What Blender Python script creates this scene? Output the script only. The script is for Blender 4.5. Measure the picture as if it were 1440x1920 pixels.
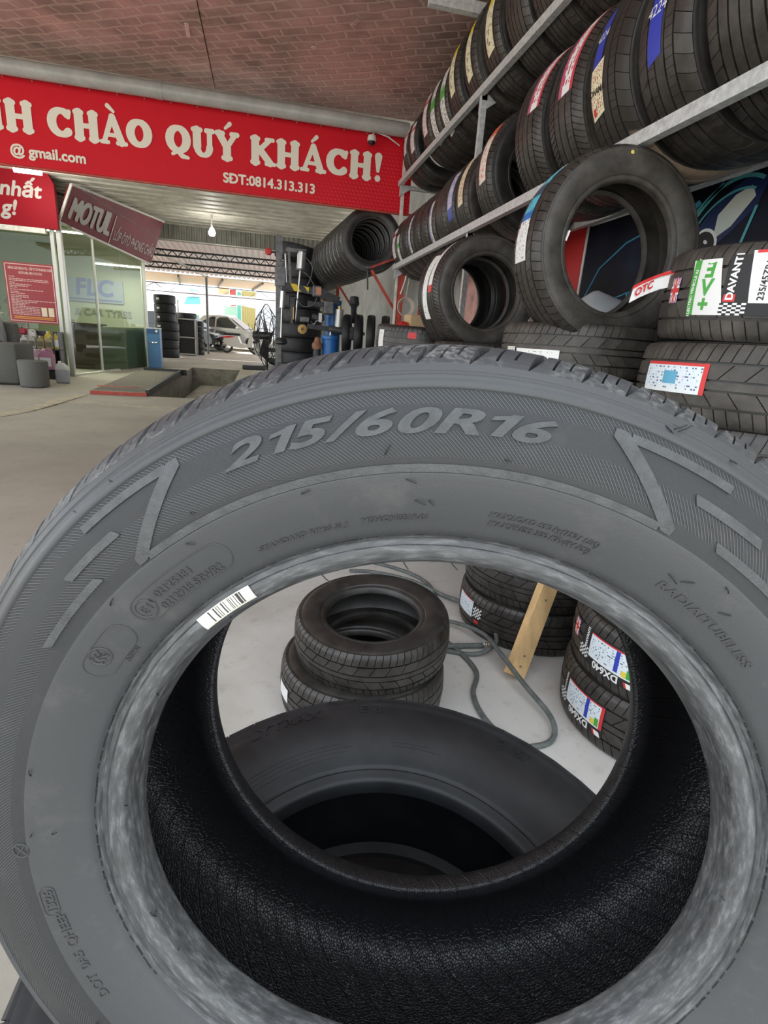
import bpy, math, random
from mathutils import Vector, Matrix
sc = bpy.context.scene
for o in list(bpy.data.objects): bpy.data.objects.remove(o)
# ---------------------------------------------------------------- camera
cd = bpy.data.cameras.new('camera'); cam = bpy.data.objects.new('camera', cd)
sc.collection.objects.link(cam)
cd.sensor_fit = 'VERTICAL'; cd.sensor_height = 36.0; cd.lens = 1005.78 / 1920 * 36
cd.clip_start = 0.02; cd.clip_end = 400
_r = Vector((0.97672, -0.20323, 0.06861)); _u = Vector((-0.00261, 0.30858, 0.95120)); _f = Vector((0.21448, 0.92924, -0.30086))
m = Matrix((( _r.x, _u.x, -_f.x, 0), (_r.y, _u.y, -_f.y, 0), (_r.z, _u.z, -_f.z, 1.25), (0, 0, 0, 1)))
cam.matrix_world = m
sc.camera = cam
# ---------------------------------------------------------------- sky, sun, exposure
w = bpy.data.worlds.new('sky'); sc.world = w; w.use_nodes = True
bg = w.node_tree.nodes['Background']; bg.inputs[0].default_value = (0.86, 0.93, 1.0, 1); bg.inputs[1].default_value = 1.25
sd = bpy.data.lights.new('sun', 'SUN'); sd.energy = 7.0; sd.angle = 0.02; sd.color = (1.0, 0.94, 0.84)
sun = bpy.data.objects.new('sun', sd); sc.collection.objects.link(sun)
sun.rotation_euler = Vector((0.30, -1.0, -1.05)).to_track_quat('-Z', 'Y').to_euler()
sc.view_settings.view_transform = 'Standard'; sc.view_settings.look = 'None'
sc.view_settings.exposure = 1.05; sc.view_settings.gamma = 1.0; sc.view_settings.use_curve_mapping = False
R_ = random.Random(7)
COL = sc.collection
pi = math.pi
def rad(d): return d * pi / 180
# ---------------------------------------------------------------- node helpers / materials
class NT:
    def __init__(s, mt): s.t = mt.node_tree; s.n = s.t.nodes; s.l = s.t.links
    def node(s, typ, **kw):
        n = s.n.new(typ)
        for k, v in kw.items():
            if k.startswith('i_'):
                key = k[2:]; key = int(key) if key.isdigit() else key.replace('_', ' ')
                s.set(n.inputs[key], v)
            else: setattr(n, k, v)
        return n
    def set(s, inp, v):
        if isinstance(v, bpy.types.NodeSocket): s.l.new(v, inp)
        elif isinstance(v, bpy.types.Node): s.l.new(v.outputs[0], inp)
        else: inp.default_value = v
    def math(s, op, a, b=0.0, c=None):
        n = s.n.new('ShaderNodeMath'); n.operation = op; s.set(n.inputs[0], a); s.set(n.inputs[1], b)
        if c is not None: s.set(n.inputs[2], c)
        return n.outputs[0]
    def mix(s, f, a, b):
        n = s.n.new('ShaderNodeMix'); n.data_type = 'RGBA'; s.set(n.inputs[0], f); s.set(n.inputs[6], a); s.set(n.inputs[7], b)
        return n.outputs[2]
    def ramp(s, f, stops, interp='LINEAR'):
        n = s.n.new('ShaderNodeValToRGB'); r = n.color_ramp; r.interpolation = interp
        while len(r.elements) < len(stops): r.elements.new(0.5)
        for e, (p, c) in zip(r.elements, stops):
            e.position = p; e.color = (c[0], c[1], c[2], 1) if hasattr(c, '__len__') else (c, c, c, 1)
        s.set(n.inputs[0], f); return n.outputs[0]
    def band(s, v, a, b):   # 1 inside a..b
        return s.math('MULTIPLY', s.math('GREATER_THAN', v, a), s.math('LESS_THAN', v, b))
MATS = {}
def c4(c): return (c[0], c[1], c[2], 1)
def mat(name, col, rough=0.5, metal=0.0, var=0.0, vscale=20, bump=0.0, bscale=60, spec=0.5, coat=0.0, emit=None, estr=1.0, col2=None, stretch=None):
    if name in MATS: return MATS[name]
    mt = bpy.data.materials.new(name); mt.use_nodes = True; MATS[name] = mt
    t = NT(mt); b = t.n['Principled BSDF']
    b.inputs['Base Color'].default_value = c4(col); b.inputs['Roughness'].default_value = rough
    b.inputs['Metallic'].default_value = metal; b.inputs['Specular IOR Level'].default_value = spec
    b.inputs['Coat Weight'].default_value = coat
    if var or bump:
        tc = t.node('ShaderNodeTexCoord').outputs['Object']
        if stretch:
            tc = t.node('ShaderNodeMapping', i_0=tc, i_Scale=stretch).outputs[0]
        if var:
            nz = t.node('ShaderNodeTexNoise', i_Vector=tc, i_Scale=vscale, i_Detail=5.0, i_Roughness=0.65)
            c2 = col2 or tuple(min(1, x * (1 + 2.2 * var) + var * 0.02) for x in col)
            c1 = tuple(x * (1 - var) for x in col)
            f = t.ramp(nz.outputs[0], [(0.3, 0.0), (0.7, 1.0)])
            t.set(b.inputs['Base Color'], t.mix(f, c4(c1), c4(c2)))
        if bump:
            n2 = t.node('ShaderNodeTexNoise', i_Vector=tc, i_Scale=bscale, i_Detail=4.0)
            bp = t.node('ShaderNodeBump', i_Strength=bump, i_Distance=0.002, i_Height=n2.outputs[0])
            t.set(b.inputs['Normal'], bp.outputs[0])
    if emit:
        b.inputs['Emission Color'].default_value = c4(emit); b.inputs['Emission Strength'].default_value = estr
    return mt
def polar(t):
    tc = t.node('ShaderNodeTexCoord').outputs['Object']
    sp = t.node('ShaderNodeSeparateXYZ', i_0=tc)
    x, y, z = sp.outputs
    r = t.math('SQRT', t.math('ADD', t.math('MULTIPLY', x, x), t.math('MULTIPLY', y, y)))
    th = t.math('DIVIDE', t.math('ARCTAN2', x, y), 2 * pi)      # -0.5..0.5, clockwise from the top
    return tc, r, th, z
RUB = dict(rough=0.42, spec=0.6)
mat('rubber', (0.019, 0.0175, 0.016), var=0.45, vscale=14, bump=0.25, bscale=180, **RUB)
mat('rubber_tread', (0.021, 0.0180, 0.0155), var=0.45, vscale=25, bump=0.2, bscale=220, rough=0.40, spec=0.6)
mat('rubber_dusty', (0.040, 0.0345, 0.029), var=0.4, vscale=12, bump=0.2, bscale=200, rough=0.50, spec=0.5)
mat('rubber_brown_old', (0.26, 0.20, 0.15), var=0.25, vscale=18, bump=0.2, bscale=160, rough=0.7, spec=0.3)
mat('rubber_blue', (0.013, 0.0145, 0.017), var=0.3, vscale=14, rough=0.45, spec=.5)
mat('rubber_black', (0.010, 0.010, 0.011), var=0.4, vscale=14, rough=0.5)
mat('galvanised', (0.50, 0.51, 0.51), rough=0.45, metal=0.2, var=0.18, vscale=45, bump=0.1, bscale=120)
mat('red_paint', (0.40, 0.055, 0.035), rough=0.5, var=0.25, vscale=20)
mat('white_paint', (0.66, 0.63, 0.58), rough=0.5, var=0.15, vscale=20)
mat('label_white', (0.80, 0.80, 0.78), rough=0.4)
mat('label_cream', (0.80, 0.74, 0.52), rough=0.45)
mat('black_print', (0.012, 0.012, 0.014), rough=0.5)
mat('red_print', (0.62, 0.03, 0.03), rough=0.45)
mat('blue_print', (0.03, 0.05, 0.42), rough=0.4)
mat('green_print', (0.06, 0.36, 0.05), rough=0.45)
mat('white_print', (0.82, 0.82, 0.80), rough=0.5)
mat('dark_metal', (0.035, 0.035, 0.037), rough=0.42, metal=0.4, var=0.4, vscale=20)
mat('grey_metal', (0.12, 0.12, 0.12), rough=0.45, metal=0.5, var=0.3, vscale=20)
mat('steel', (0.62, 0.62, 0.60), rough=0.3, metal=0.9)
mat('aluminium', (0.55, 0.54, 0.50), rough=0.38, metal=0.6)
mat('blue_plastic', (0.02, 0.15, 0.46), rough=0.4)
mat('yellow_paint', (0.80, 0.58, 0.03), rough=0.5)
mat('wood', (0.55, 0.36, 0.17), rough=0.7, var=0.25, vscale=9, bump=0.4, bscale=40, stretch=(1, 1, 0.12))
mat('hose_rubber', (0.10, 0.112, 0.108), rough=0.55, var=0.25, vscale=30)
mat('cardboard', (0.55, 0.40, 0.22), rough=0.8, var=0.1)
# ---------------------------------------------------------------- mesh builder
class MB:
    def __init__(s): s.v = []; s.f = []; s.mi = []; s.uv = []
    def add(s, vs, fs, mi=0):
        o = len(s.v); s.v += [tuple(x) for x in vs]; s.f += [tuple(i + o for i in f) for f in fs]; s.mi += [mi] * len(fs)
        return s
    def box(s, c, d, rot=None, mi=0, bev=0.0):
        hx, hy, hz = d[0] / 2, d[1] / 2, d[2] / 2
        M = rot if rot is not None else Matrix.Identity(3)
        if bev > 0:
            b = min(bev, hx * .9, hy * .9, hz * .9); vs = []
            for sx in (-1, 1):
                for sy in (-1, 1):
                    for sz in (-1, 1):
                        for k in range(3):
                            p = [sx * hx, sy * hy, sz * hz]
                            for j in range(3):
                                if j != k: p[j] -= (sx, sy, sz)[j] * b
                            vs.append(p)
            import bmesh
            bm = bmesh.new()
            for p in vs: bm.verts.new(p)
            bmesh.ops.convex_hull(bm, input=bm.verts)
            bm.verts.index_update()
            s.add([Vector(c) + M @ v.co for v in bm.verts], [[v.index for v in f.verts] for f in bm.faces], mi); bm.free()
            return s
        vs = [Vector(c) + M @ Vector((x * hx, y * hy, z * hz)) for x in (-1, 1) for y in (-1, 1) for z in (-1, 1)]
        s.add(vs, [(0, 1, 3, 2), (4, 6, 7, 5), (0, 4, 5, 1), (2, 3, 7, 6), (0, 2, 6, 4), (1, 5, 7, 3)], mi); return s
    def bar(s, a, b, w, h=None, mi=0, up=(0, 0, 1)):
        a = Vector(a); b = Vector(b); d = b - a; L = d.length; d.normalize()
        u = Vector(up); 
        if abs(d.dot(u)) > 0.98: u = Vector((0, 1, 0))
        x = d.cross(u).normalized(); y = x.cross(d)
        M = Matrix((x, d, y)).transposed()
        return s.box((a + b) / 2, (w, L, h or w), M, mi)
    def tube(s, pts, r, n=10, mi=0, caps=True):
        pts = [Vector(p) for p in pts]; rs = r if hasattr(r, '__len__') else [r] * len(pts)
        rings = []; prev = None
        for i, p in enumerate(pts):
            d = (pts[min(i + 1, len(pts) - 1)] - pts[max(i - 1, 0)]).normalized()
            if prev is None:
                a = d.cross(Vector((0, 0, 1)))
                if a.length < 1e-3: a = d.cross(Vector((0, 1, 0)))
            else: a = prev - d * prev.dot(d)
            a.normalize(); prev = a; b = d.cross(a)
            rings.append([p + rs[i] * (math.cos(2 * pi * k / n) * a + math.sin(2 * pi * k / n) * b) for k in range(n)])
        vs = [v for q in rings for v in q]; fs = []
        for i in range(len(pts) - 1):
            for k in range(n):
                k2 = (k + 1) % n; fs.append((i * n + k, i * n + k2, (i + 1) * n + k2, (i + 1) * n + k))
        if caps: fs += [tuple(range(n))[::-1], tuple(range((len(pts) - 1) * n, len(pts) * n))]
        return s.add(vs, fs, mi)
    def cyl(s, a, b, r, n=16, mi=0): return s.tube([a, b], r, n, mi)
    def lathe(s, prof, n=48, c=(0, 0, 0), mi=0, closed=False, M=None):   # prof (r, z), axis z, clockwise angle
        vs = []; fs = []; k = len(prof); c = Vector(c)
        for i in range(n):
            t = 2 * pi * i / n
            for r, z in prof:
                p = Vector((r * math.sin(t), r * math.cos(t), z))
                vs.append(c + (M @ p if M is not None else p))
        for i in range(n):
            j = (i + 1) % n
            for q in range(k if closed else k - 1):
                q2 = (q + 1) % k; fs.append((i * k + q, i * k + q2, j * k + q2, j * k + q))
        return s.add(vs, fs, mi)
    def quad(s, a, b, c, d, mi=0): return s.add([a, b, c, d], [(0, 1, 2, 3)], mi)
    def prism(s, poly, axis, d0, d1, mi=0):   # poly 2D; axis 0/1/2 extruded between d0 and d1
        n = len(poly)
        def P(p, d):
            if axis == 0: return (d, p[0], p[1])
            if axis == 1: return (p[0], d, p[1])
            return (p[0], p[1], d)
        vs = [P(p, d0) for p in poly] + [P(p, d1) for p in poly]
        fs = [tuple(range(n)), tuple(range(2 * n - 1, n - 1, -1))] + [(i, (i + 1) % n, n + (i + 1) % n, n + i) for i in range(n)]
        return s.add(vs, fs, mi)
    def mesh(s, name, mats, smooth=None):
        me = bpy.data.meshes.new(name); me.from_pydata(s.v, [], s.f); 
        for m_ in (mats if isinstance(mats, (list, tuple)) else [mats]): me.materials.append(MATS[m_] if isinstance(m_, str) else m_)
        if any(s.mi): me.polygons.foreach_set('material_index', s.mi)
        if smooth:
            me.shade_smooth(); me.set_sharp_from_angle(angle=rad(smooth))
        me.update(); return me
def link(name, me, parent=None, M=None):
    o = bpy.data.objects.new(name, me); COL.objects.link(o)
    if parent is not None: o.parent = parent
    if M is not None: o.matrix_local = M
    return o
def obj(name, mb, mats, parent=None, smooth=None, M=None): return link(name, mb.mesh(name, mats, smooth), parent, M)
def tag(o, label, cat, group=None, kind=None):
    if label: o['label'] = label
    if cat: o['category'] = cat
    if group: o['group'] = group
    if kind: o['kind'] = kind
    return o
def thing(name, label, cat, loc=(0, 0, 0), M=None, group=None):
    o = bpy.data.objects.new(name, None); COL.objects.link(o); o.empty_display_size = 0.05
    if M is not None: o.matrix_world = M
    else: o.location = loc
    return tag(o, label, cat, group)
def struct(name, mb, mats, smooth=None, label=None, parent=None):
    o = obj(name, mb, mats, parent, smooth)
    if parent is None: o['kind'] = 'structure'
    if label: o['label'] = label
    return o
def text_geo(body, size, bold=0.0, shear=0.0, align='LEFT', spacing=1.0, ext=0.0, res=4):
    cu = bpy.data.curves.new('txt', 'FONT'); cu.body = body; cu.size = size; cu.offset = bold; cu.shear = shear
    cu.align_x = align; cu.space_character = spacing; cu.resolution_u = res; cu.extrude = ext; cu.fill_mode = 'BOTH' if ext else 'FRONT'
    o = bpy.data.objects.new('txt', cu); me = o.to_mesh()
    vs = [v.co.copy() for v in me.vertices]; fs = [tuple(p.vertices) for p in me.polygons]
    o.to_mesh_clear(); bpy.data.objects.remove(o); bpy.data.curves.remove(cu)
    return vs, fs
def subdivide_geo(vs, fs, maxlen):
    import bmesh
    bm = bmesh.new(); bv = [bm.verts.new(v) for v in vs]
    for f in fs:
        try: bm.faces.new([bv[i] for i in f])
        except ValueError: pass
    bmesh.ops.triangulate(bm, faces=bm.faces)
    for _ in range(3):
        es = [e for e in bm.edges if e.calc_length() > maxlen]
        if not es: break
        bmesh.ops.subdivide_edges(bm, edges=es, cuts=1)
        bmesh.ops.triangulate(bm, faces=[f for f in bm.faces if len(f.verts) > 3])
    bm.verts.index_update()
    r = [v.co.copy() for v in bm.verts], [tuple(v.index for v in f.verts) for f in bm.faces]
    bm.free(); return r
# ---------------------------------------------------------------- tyres: meshes shared between alike tyres, axis = local z
def crown(a, R, W):
    u = abs(a) / (W / 2)
    return R - 0.007 * (u / 0.8) ** 2 if u < 0.8 else R - 0.007 - 0.017 * ((u - 0.8) / 0.2) ** 1.6
def carcass_profile(R, rb, W, depth=0.008):
    h = R - rb; hb = W * 0.42; s = W * 0.5
    out = [(rb - 0.002, hb - 0.022), (rb + 0.001, hb - 0.005), (rb + 0.006, hb + 0.0), (rb + 0.016, hb + 0.002), (rb + 0.0185, hb + 0.0005), (rb + 0.021, hb + 0.0035),
           (rb + 0.023, hb + 0.005), (rb + 0.30 * h, s - 0.006), (rb + 0.45 * h, s - 0.001), (rb + 0.60 * h, s), (rb + 0.74 * h, s - 0.003), (rb + 0.76 * h, s - 0.0045), (rb + 0.79 * h, s - 0.0042),
           (R - 0.024, s * 0.955), (R - 0.019, s * 0.94), (crown(s * .9, R, W) - depth, s * 0.90)]
    mid = [(crown(s * k, R, W) - depth, s * k) for k in (0.75, 0.5, 0.25, 0, -0.25, -0.5, -0.75)]
    inn = [(rb + 0.012, hb - 0.026), (rb + 0.25 * h, s - 0.022), (rb + 0.5 * h, s - 0.016), (R - 0.035, s * 0.80), (R - 0.021, s * 0.5), (R - 0.019, 0)]
    full = out + mid + [(r, -a) for r, a in out[::-1]] + [(r, -a) for r, a in inn[:-1]] + [inn[-1]] + [(r, a) for r, a in inn[-2::-1]]
    return full
def rib_mesh(name, R, W, u0, u1, n, slot, sd, slant, matn, depth=0.008, npt=4, edge=False):
    """one tread rib: a ring between axial u0..u1 (units of W/2) cut by n lateral slots"""
    a0, a1 = u0 * W / 2, u1 * W / 2; mb = MB()
    As = [a0 + (a1 - a0) * k / (npt - 1) for k in range(npt)]
    cols = [(0.0, 0), (1 - slot, 0), (1 - slot + 0.03, 1), (0.97, 1)] if slot > 0 else [(0.0, 0), (0.5, 0)]
    k = npt + 2; nc = 0
    for i in range(n):
        for f, s_ in cols:
            t0 = 2 * pi * (i + f) / n
            for j in range(-1, npt + 1):
                a = As[max(0, min(npt - 1, j))]; t = t0 + slant * (a - a0)
                base = crown(a, R, W) - depth - 0.001
                r = base if j in (-1, npt) else crown(a, R, W) - (sd if s_ else 0)
                if j == -1 and edge and u0 < 0: r = crown(a, R, W) - 0.004
                if j == npt and edge and u1 > 0: r = crown(a, R, W) - 0.004
                mb.v.append((r * math.sin(t), r * math.cos(t), a))
            nc += 1
    for i in range(nc):
        j = (i + 1) % nc
        for q in range(k - 1): mb.f.append((i * k + q, i * k + q + 1, j * k + q + 1, j * k + q))
    mb.mi = [0] * len(mb.f)
    return mb.mesh(name, matn, 40)
TREADS = {  # u0, u1, slots, slot width, slot depth, slant
    'touring': [(-.95, -.56, 64, .10, .006, .7), (-.50, -.20, 64, .06, .0016, 1.0), (-.15, .15, 1, 0, 0, 0), (.20, .50, 64, .06, .0016, 1.0), (.56, .95, 64, .10, .006, -.7)],
    'four_groove': [(-.95, -.58, 56, .06, .005, 1.0), (-.53, -.30, 1, 0, 0, 0), (-.25, -.02, 1, 0, 0, 0), (.02, .25, 1, 0, 0, 0), (.30, .53, 1, 0, 0, 0), (.58, .95, 56, .06, .005, -1.0)],
    'sport': [(-.95, -.54, 72, .12, .006, .9), (-.48, -.14, 34, .06, .005, 2.4), (-.09, .09, 1, 0, 0, 0), (.14, .48, 34, .06, .005, -2.4), (.54, .95, 72, .12, .006, -.9)],
    'directional': [(-.95, -.52, 96, .20, .005, 1.4), (-.47, -.20, 96, .10, .0012, 0), (-.15, .15, 1, 0, 0, 0), (.20, .47, 96, .10, .0012, 0), (.52, .95, 96, .20, .005, -1.4)],
    'wide_block': [(-.95, -.50, 44, .045, .006, 1.3), (-.45, -.20, 88, .10, .0014, 0), (-.15, .15, 1, 0, 0, 0), (.20, .45, 88, .10, .0014, 0), (.50, .95, 44, .045, .006, -1.3)],
    'mud': [(-.95, -.50, 40, .28, .008, 1.0), (-.44, -.06, 40, .25, .008, 2), (.06, .44, 40, .25, .008, -2), (.50, .95, 40, .28, .008, -1.0)],
}
TM = {}
def tyre_meshes(R, rb, W, tread, m1='rubber', m2='rubber_tread', n=96):
    key = (R, rb, W, tread, m1, m2)
    if key not in TM:
        mb = MB(); mb.lathe(carcass_profile(R, rb, W), n, closed=True)
        TM[key] = (mb.mesh('carcass', m1, 35),
                   [rib_mesh('tread_rib', R, W, *t, m2, edge=(abs(t[0]) > .9 or abs(t[1]) > .9), npt=6 if (abs(t[0]) > .9 or abs(t[1]) > .9) else 3) if t[2] > 1
                    else rib_mesh('tread_rib', R, W, t[0], t[1], 64, 0, 0, 0, m2, npt=3) for t in TREADS[tread]])
    return TM[key]
AX_Y = Matrix.Rotation(pi / 2, 4, 'X')          # axis along y, + face towards -y
TYRE_N = 0
def tyre(label, loc, R, rb, W, tread, M=None, group=None, m1='rubber', m2='rubber_tread', name='tire', ribs=True):
    MM = Matrix.Translation(loc) @ (M if M is not None else Matrix.Identity(4))
    t = thing(name, label, 'tire', M=MM, group=group); t['R'] = R; t['W'] = W
    c, rs = tyre_meshes(R, rb, W, tread, m1, m2)
    link('carcass', c, t)
    if ribs:
        for r in rs: link('tread_rib', r, t)
    return t
# ---------------------------------------------------------------- printed labels stuck on treads
def label_mat(name, stops, axis=0, ink=(0.05, 0.05, 0.06), lines=9, amount=0.5, scale=26.0):
    if name in MATS: return MATS[name]
    mt = bpy.data.materials.new(name); mt.use_nodes = True; MATS[name] = mt
    t = NT(mt); b = t.n['Principled BSDF']; b.inputs['Roughness'].default_value = 0.42
    uv = t.node('ShaderNodeUVMap'); sp = t.node('ShaderNodeSeparateXYZ', i_0=uv.outputs[0])
    u, v = sp.outputs[0], sp.outputs[1]
    base = t.ramp((u, v)[axis], stops, 'CONSTANT')
    # rows of small print: lines across v, broken into words along u
    row = t.math('FLOOR', t.math('MULTIPLY', v, lines)); fr = t.math('FRACT', t.math('MULTIPLY', v, lines))
    vec = t.node('ShaderNodeCombineXYZ', i_0=t.math('MULTIPLY', u, scale), i_1=t.math('MULTIPLY', row, 7.3), i_2=0.0)
    nz = t.node('ShaderNodeTexNoise', i_Vector=vec.outputs[0], i_Scale=1.0, i_Detail=1.0)
    tx = t.math('MULTIPLY', t.math('GREATER_THAN', nz.outputs[0], 1 - amount), t.band(fr, 0.25, 0.75))
    tx = t.math('MULTIPLY', tx, t.band(v, 0.08, 0.92)); tx = t.math('MULTIPLY', tx, t.band(u, 0.05, 0.95))
    t.set(b.inputs['Base Color'], t.mix(tx, base, c4(ink)))
    return mt
W_, CR, BL, RD, GR, YE, BK = (.78, .78, .76), (.78, .72, .50), (.03, .05, .40), (.58, .04, .04), (.10, .42, .06), (.80, .62, .03), (.02, .02, .02)
label_mat('lab_yellow', [(0, CR), (.80, YE)], lines=5, amount=.45, scale=14)
label_mat('lab_green', [(0, W_), (.55, GR), (.70, W_)], lines=6, amount=.5)
label_mat('lab_redwhite', [(0, (.75, .62, .62)), (.72, RD), (.82, (.75, .65, .65))], lines=6, amount=.45)
label_mat('lab_pink', [(0, (.50, .10, .20)), (.25, W_), (.80, (.55, .05, .08))], axis=1, lines=5, amount=.5, ink=(.5, .05, .08))
label_mat('lab_orange', [(0, (.78, .68, .60)), (.78, (.75, .12, .05))], lines=4, amount=.45, ink=(.6, .05, .05))
label_mat('lab_blue', [(0, (.05, .07, .35)), (.25, (.55, .55, .70))], lines=4, amount=.5, ink=(.10, .12, .45))
label_mat('lab_bluewhite', [(0, (.25, .27, .50)), (.45, (.75, .72, .62))], axis=1, lines=5, amount=.5, ink=(.08, .08, .3))
label_mat('lab_cream', [(0, CR)], lines=6, amount=.5, ink=(.35, .05, .04))
label_mat('lab_plain', [(0, W_)], lines=7, amount=.35)
label_mat('lab_teal', [(0, W_), (.38, (.02, .16, .48)), (.46, (.10, .45, .60)), (.62, (.05, .08, .12)), (.75, (.12, .48, .62)), (.93, (.6, .75, .8))], lines=5, amount=.4)
label_mat('lab_data', [(0, (.75, .80, .82)), (.18, (.70, .78, .84)), (.94, RD)], axis=1, lines=10, amount=.42, ink=(.10, .12, .2))
label_mat('lab_white_rows', [(0, W_)], lines=12, amount=.4, scale=16)
def patch(name, parent, R, th0, th1, a0, a1, matn, lift=0.0012, W=None, skew=0.0, n=14, k=4):
    """curved sticker over the tread: th in degrees"""
    W = W or parent['W']; mb = MB(); uv = []
    for i in range(n + 1):
        f = i / n
        for j in range(k + 1):
            g = j / k; a = a0 + (a1 - a0) * g
            t = rad(th0 + (th1 - th0) * f) + skew * (g - .5)
            r = crown(a, R, W) + lift
            mb.v.append((r * math.sin(t), r * math.cos(t), a)); uv.append((f, g))
    q = k + 1
    for i in range(n):
        for j in range(k): mb.f.append((i * q + j, i * q + j + 1, (i + 1) * q + j + 1, (i + 1) * q + j))
    mb.mi = [0] * len(mb.f)
    me = mb.mesh(name, matn)
    ul = me.uv_layers.new(name='UVMap')
    for lp in me.loops: ul.data[lp.index].uv = uv[lp.vertex_index]
    me.shade_smooth()
    return link(name, me, parent)
def tread_text(name, parent, R, W, body, th, a, size, matn, rot=0.0, bold=0.0, lift=0.0022, align='CENTER', mirror=1):
    vs, fs = text_geo(body, size, bold, align=align, res=3)
    vs, fs = subdivide_geo(vs, fs, 0.03)
    h = size * 0.34; cr, sr = math.cos(rad(rot)), math.sin(rad(rot)); out = []
    for v in vs:
        x, y = v.x * mirror, v.y - h
        X, Y = x * cr - y * sr, x * sr + y * cr
        t = rad(th) - X / R; aa = a + Y; r = crown(aa, R, W) + lift
        out.append((r * math.sin(t), r * math.cos(t), aa))
    mb = MB(); mb.add(out, fs); return obj(name, mb, matn, parent)
def on_rack(Y, X=1.56, zr=2.0, R=.325, half=.26):
    return Vector((X, Y, zr + .022 + math.sqrt(R * R - half * half)))
def face_text(name, parent, prof, body, th, r0, size, matn, h=0.0005, bold=0.0, shear=0.0, spacing=1.0, flip=False, sx=1.0, maxlen=0.006, ext=True, align='CENTER'):
    """raised lettering wrapped round a sidewall; prof(r) gives the axial position of the surface"""
    if isinstance(body, tuple): vs, fs = body; size = .0178
    else: vs, fs = text_geo(body, size, bold, shear, align, spacing)
    vs, fs = subdivide_geo(vs, fs, maxlen); n = len(vs); mb = MB(); top = []; bot = []
    for v in vs:
        r = r0 + (-v.y if flip else v.y); t = rad(th) + (-1 if flip else 1) * sx * v.x / (r0 + size * .35)
        s_, c_ = math.sin(t), math.cos(t)
        top.append((r * s_, r * c_, prof(r) + h)); bot.append((r * s_, r * c_, prof(r) - 0.0006))
    edges = {}
    for f in fs:
        for i in range(len(f)):
            e = (f[i], f[(i + 1) % len(f)])
            if (e[1], e[0]) in edges: del edges[(e[1], e[0])]
            else: edges[e] = 1
    mb.add(top + bot, [tuple(f) for f in fs] + [(a, a + n, b + n, b) for a, b in edges])
    return obj(name, mb, matn, parent)
def face_poly(name, parent, prof, segs, matn, h=0.0006):
    """raised marks: each seg is [(r_in, r_out, th)...] a band following the sidewall"""
    mb = MB()
    for seg in segs:
        o = len(mb.v); n = len(seg)
        for r0, r1, th in seg:
            s_, c_ = math.sin(rad(th)), math.cos(rad(th)); k = 4
            mb.v.append((r0 * s_, r0 * c_, prof(r0) - .0006))
            for j in range(k + 1):
                r = r0 + (r1 - r0) * j / k; mb.v.append((r * s_, r * c_, prof(r) + h))
            mb.v.append((r1 * s_, r1 * c_, prof(r1) - .0006))
        q = 7
        for i in range(n - 1):
            for j in range(q - 1): mb.f.append((o + i * q + j, o + i * q + j + 1, o + (i + 1) * q + j + 1, o + (i + 1) * q + j))
        mb.f.append(tuple(o + j for j in range(q))); mb.f.append(tuple(o + (n - 1) * q + j for j in range(q))[::-1])
    mb.mi = [0] * len(mb.f)
    return obj(name, mb, matn, parent)
def interp(tab):
    def f(x):
        if x <= tab[0][0]: return tab[0][1]
        for (a, b), (c, d) in zip(tab, tab[1:]):
            if x <= c: return b + (d - b) * (x - a) / (c - a)
        return tab[-1][1]
    return f
# ---------------------------------------------------------------- the setting
def fz(Y): return max(0.0, 0.025 * (Y - 9))
mt = bpy.data.materials.new('concrete'); mt.use_nodes = True; MATS['concrete'] = mt
t = NT(mt); b = t.n['Principled BSDF']; tc = t.node('ShaderNodeTexCoord').outputs['Object']
n1 = t.node('ShaderNodeTexNoise', i_Vector=tc, i_Scale=0.9, i_Detail=8.0, i_Roughness=0.6).outputs[0]
n2 = t.node('ShaderNodeTexNoise', i_Vector=tc, i_Scale=14.0, i_Detail=6.0, i_Roughness=0.7).outputs[0]
sp = t.node('ShaderNodeSeparateXYZ', i_0=tc)
side_ = t.math('ADD', t.math('MULTIPLY', sp.outputs[0], 0.8), t.math('ADD', n1, 0.25))   # browner to the left, paler grey to the right
cA = t.mix(t.ramp(n1, [(.35, 0), (.65, 1)]), (.39, .36, .30, 1), (.50, .465, .395, 1))
cB = t.mix(t.ramp(n1, [(.35, 0), (.65, 1)]), (.56, .55, .52, 1), (.72, .71, .68, 1))
cc = t.mix(t.ramp(side_, [(.3, 0), (.9, 1)]), cA, cB)
cc = t.mix(t.math('MULTIPLY', t.ramp(n2, [(.55, 0), (.75, 1)]), .35), cc, (.20, .17, .14, 1))
t.set(b.inputs['Base Color'], cc); b.inputs['Roughness'].default_value = .75
bp = t.node('ShaderNodeBump', i_Strength=.25, i_Distance=.004, i_Height=n2); t.set(b.inputs['Normal'], bp.outputs[0])
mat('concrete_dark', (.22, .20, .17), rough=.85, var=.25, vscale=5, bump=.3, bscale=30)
mat('concrete_light', (.46, .40, .30), rough=.8, var=.2, vscale=6)
mb = MB()
PX0, PX1, PY0, PY1 = -2.08, -0.75, 10.45, 16.6
def fl(x0, x1, y0, y1):
    n = max(1, int((y1 - y0) / 3))
    for i in range(n):
        a = y0 + (y1 - y0) * i / n; c = y0 + (y1 - y0) * (i + 1) / n
        mb.quad((x0, a, fz(a)), (x1, a, fz(a)), (x1, c, fz(c)), (x0, c, fz(c)))
fl(-40, 40, -30, 9); fl(-40, 40, 9, PY0); fl(-40, PX0, PY0, PY1); fl(PX1, 40, PY0, PY1); fl(-40, 40, PY1, 90)
floor = struct('floor', mb, 'concrete', label='stained concrete floor rising gently towards the yard')
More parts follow.
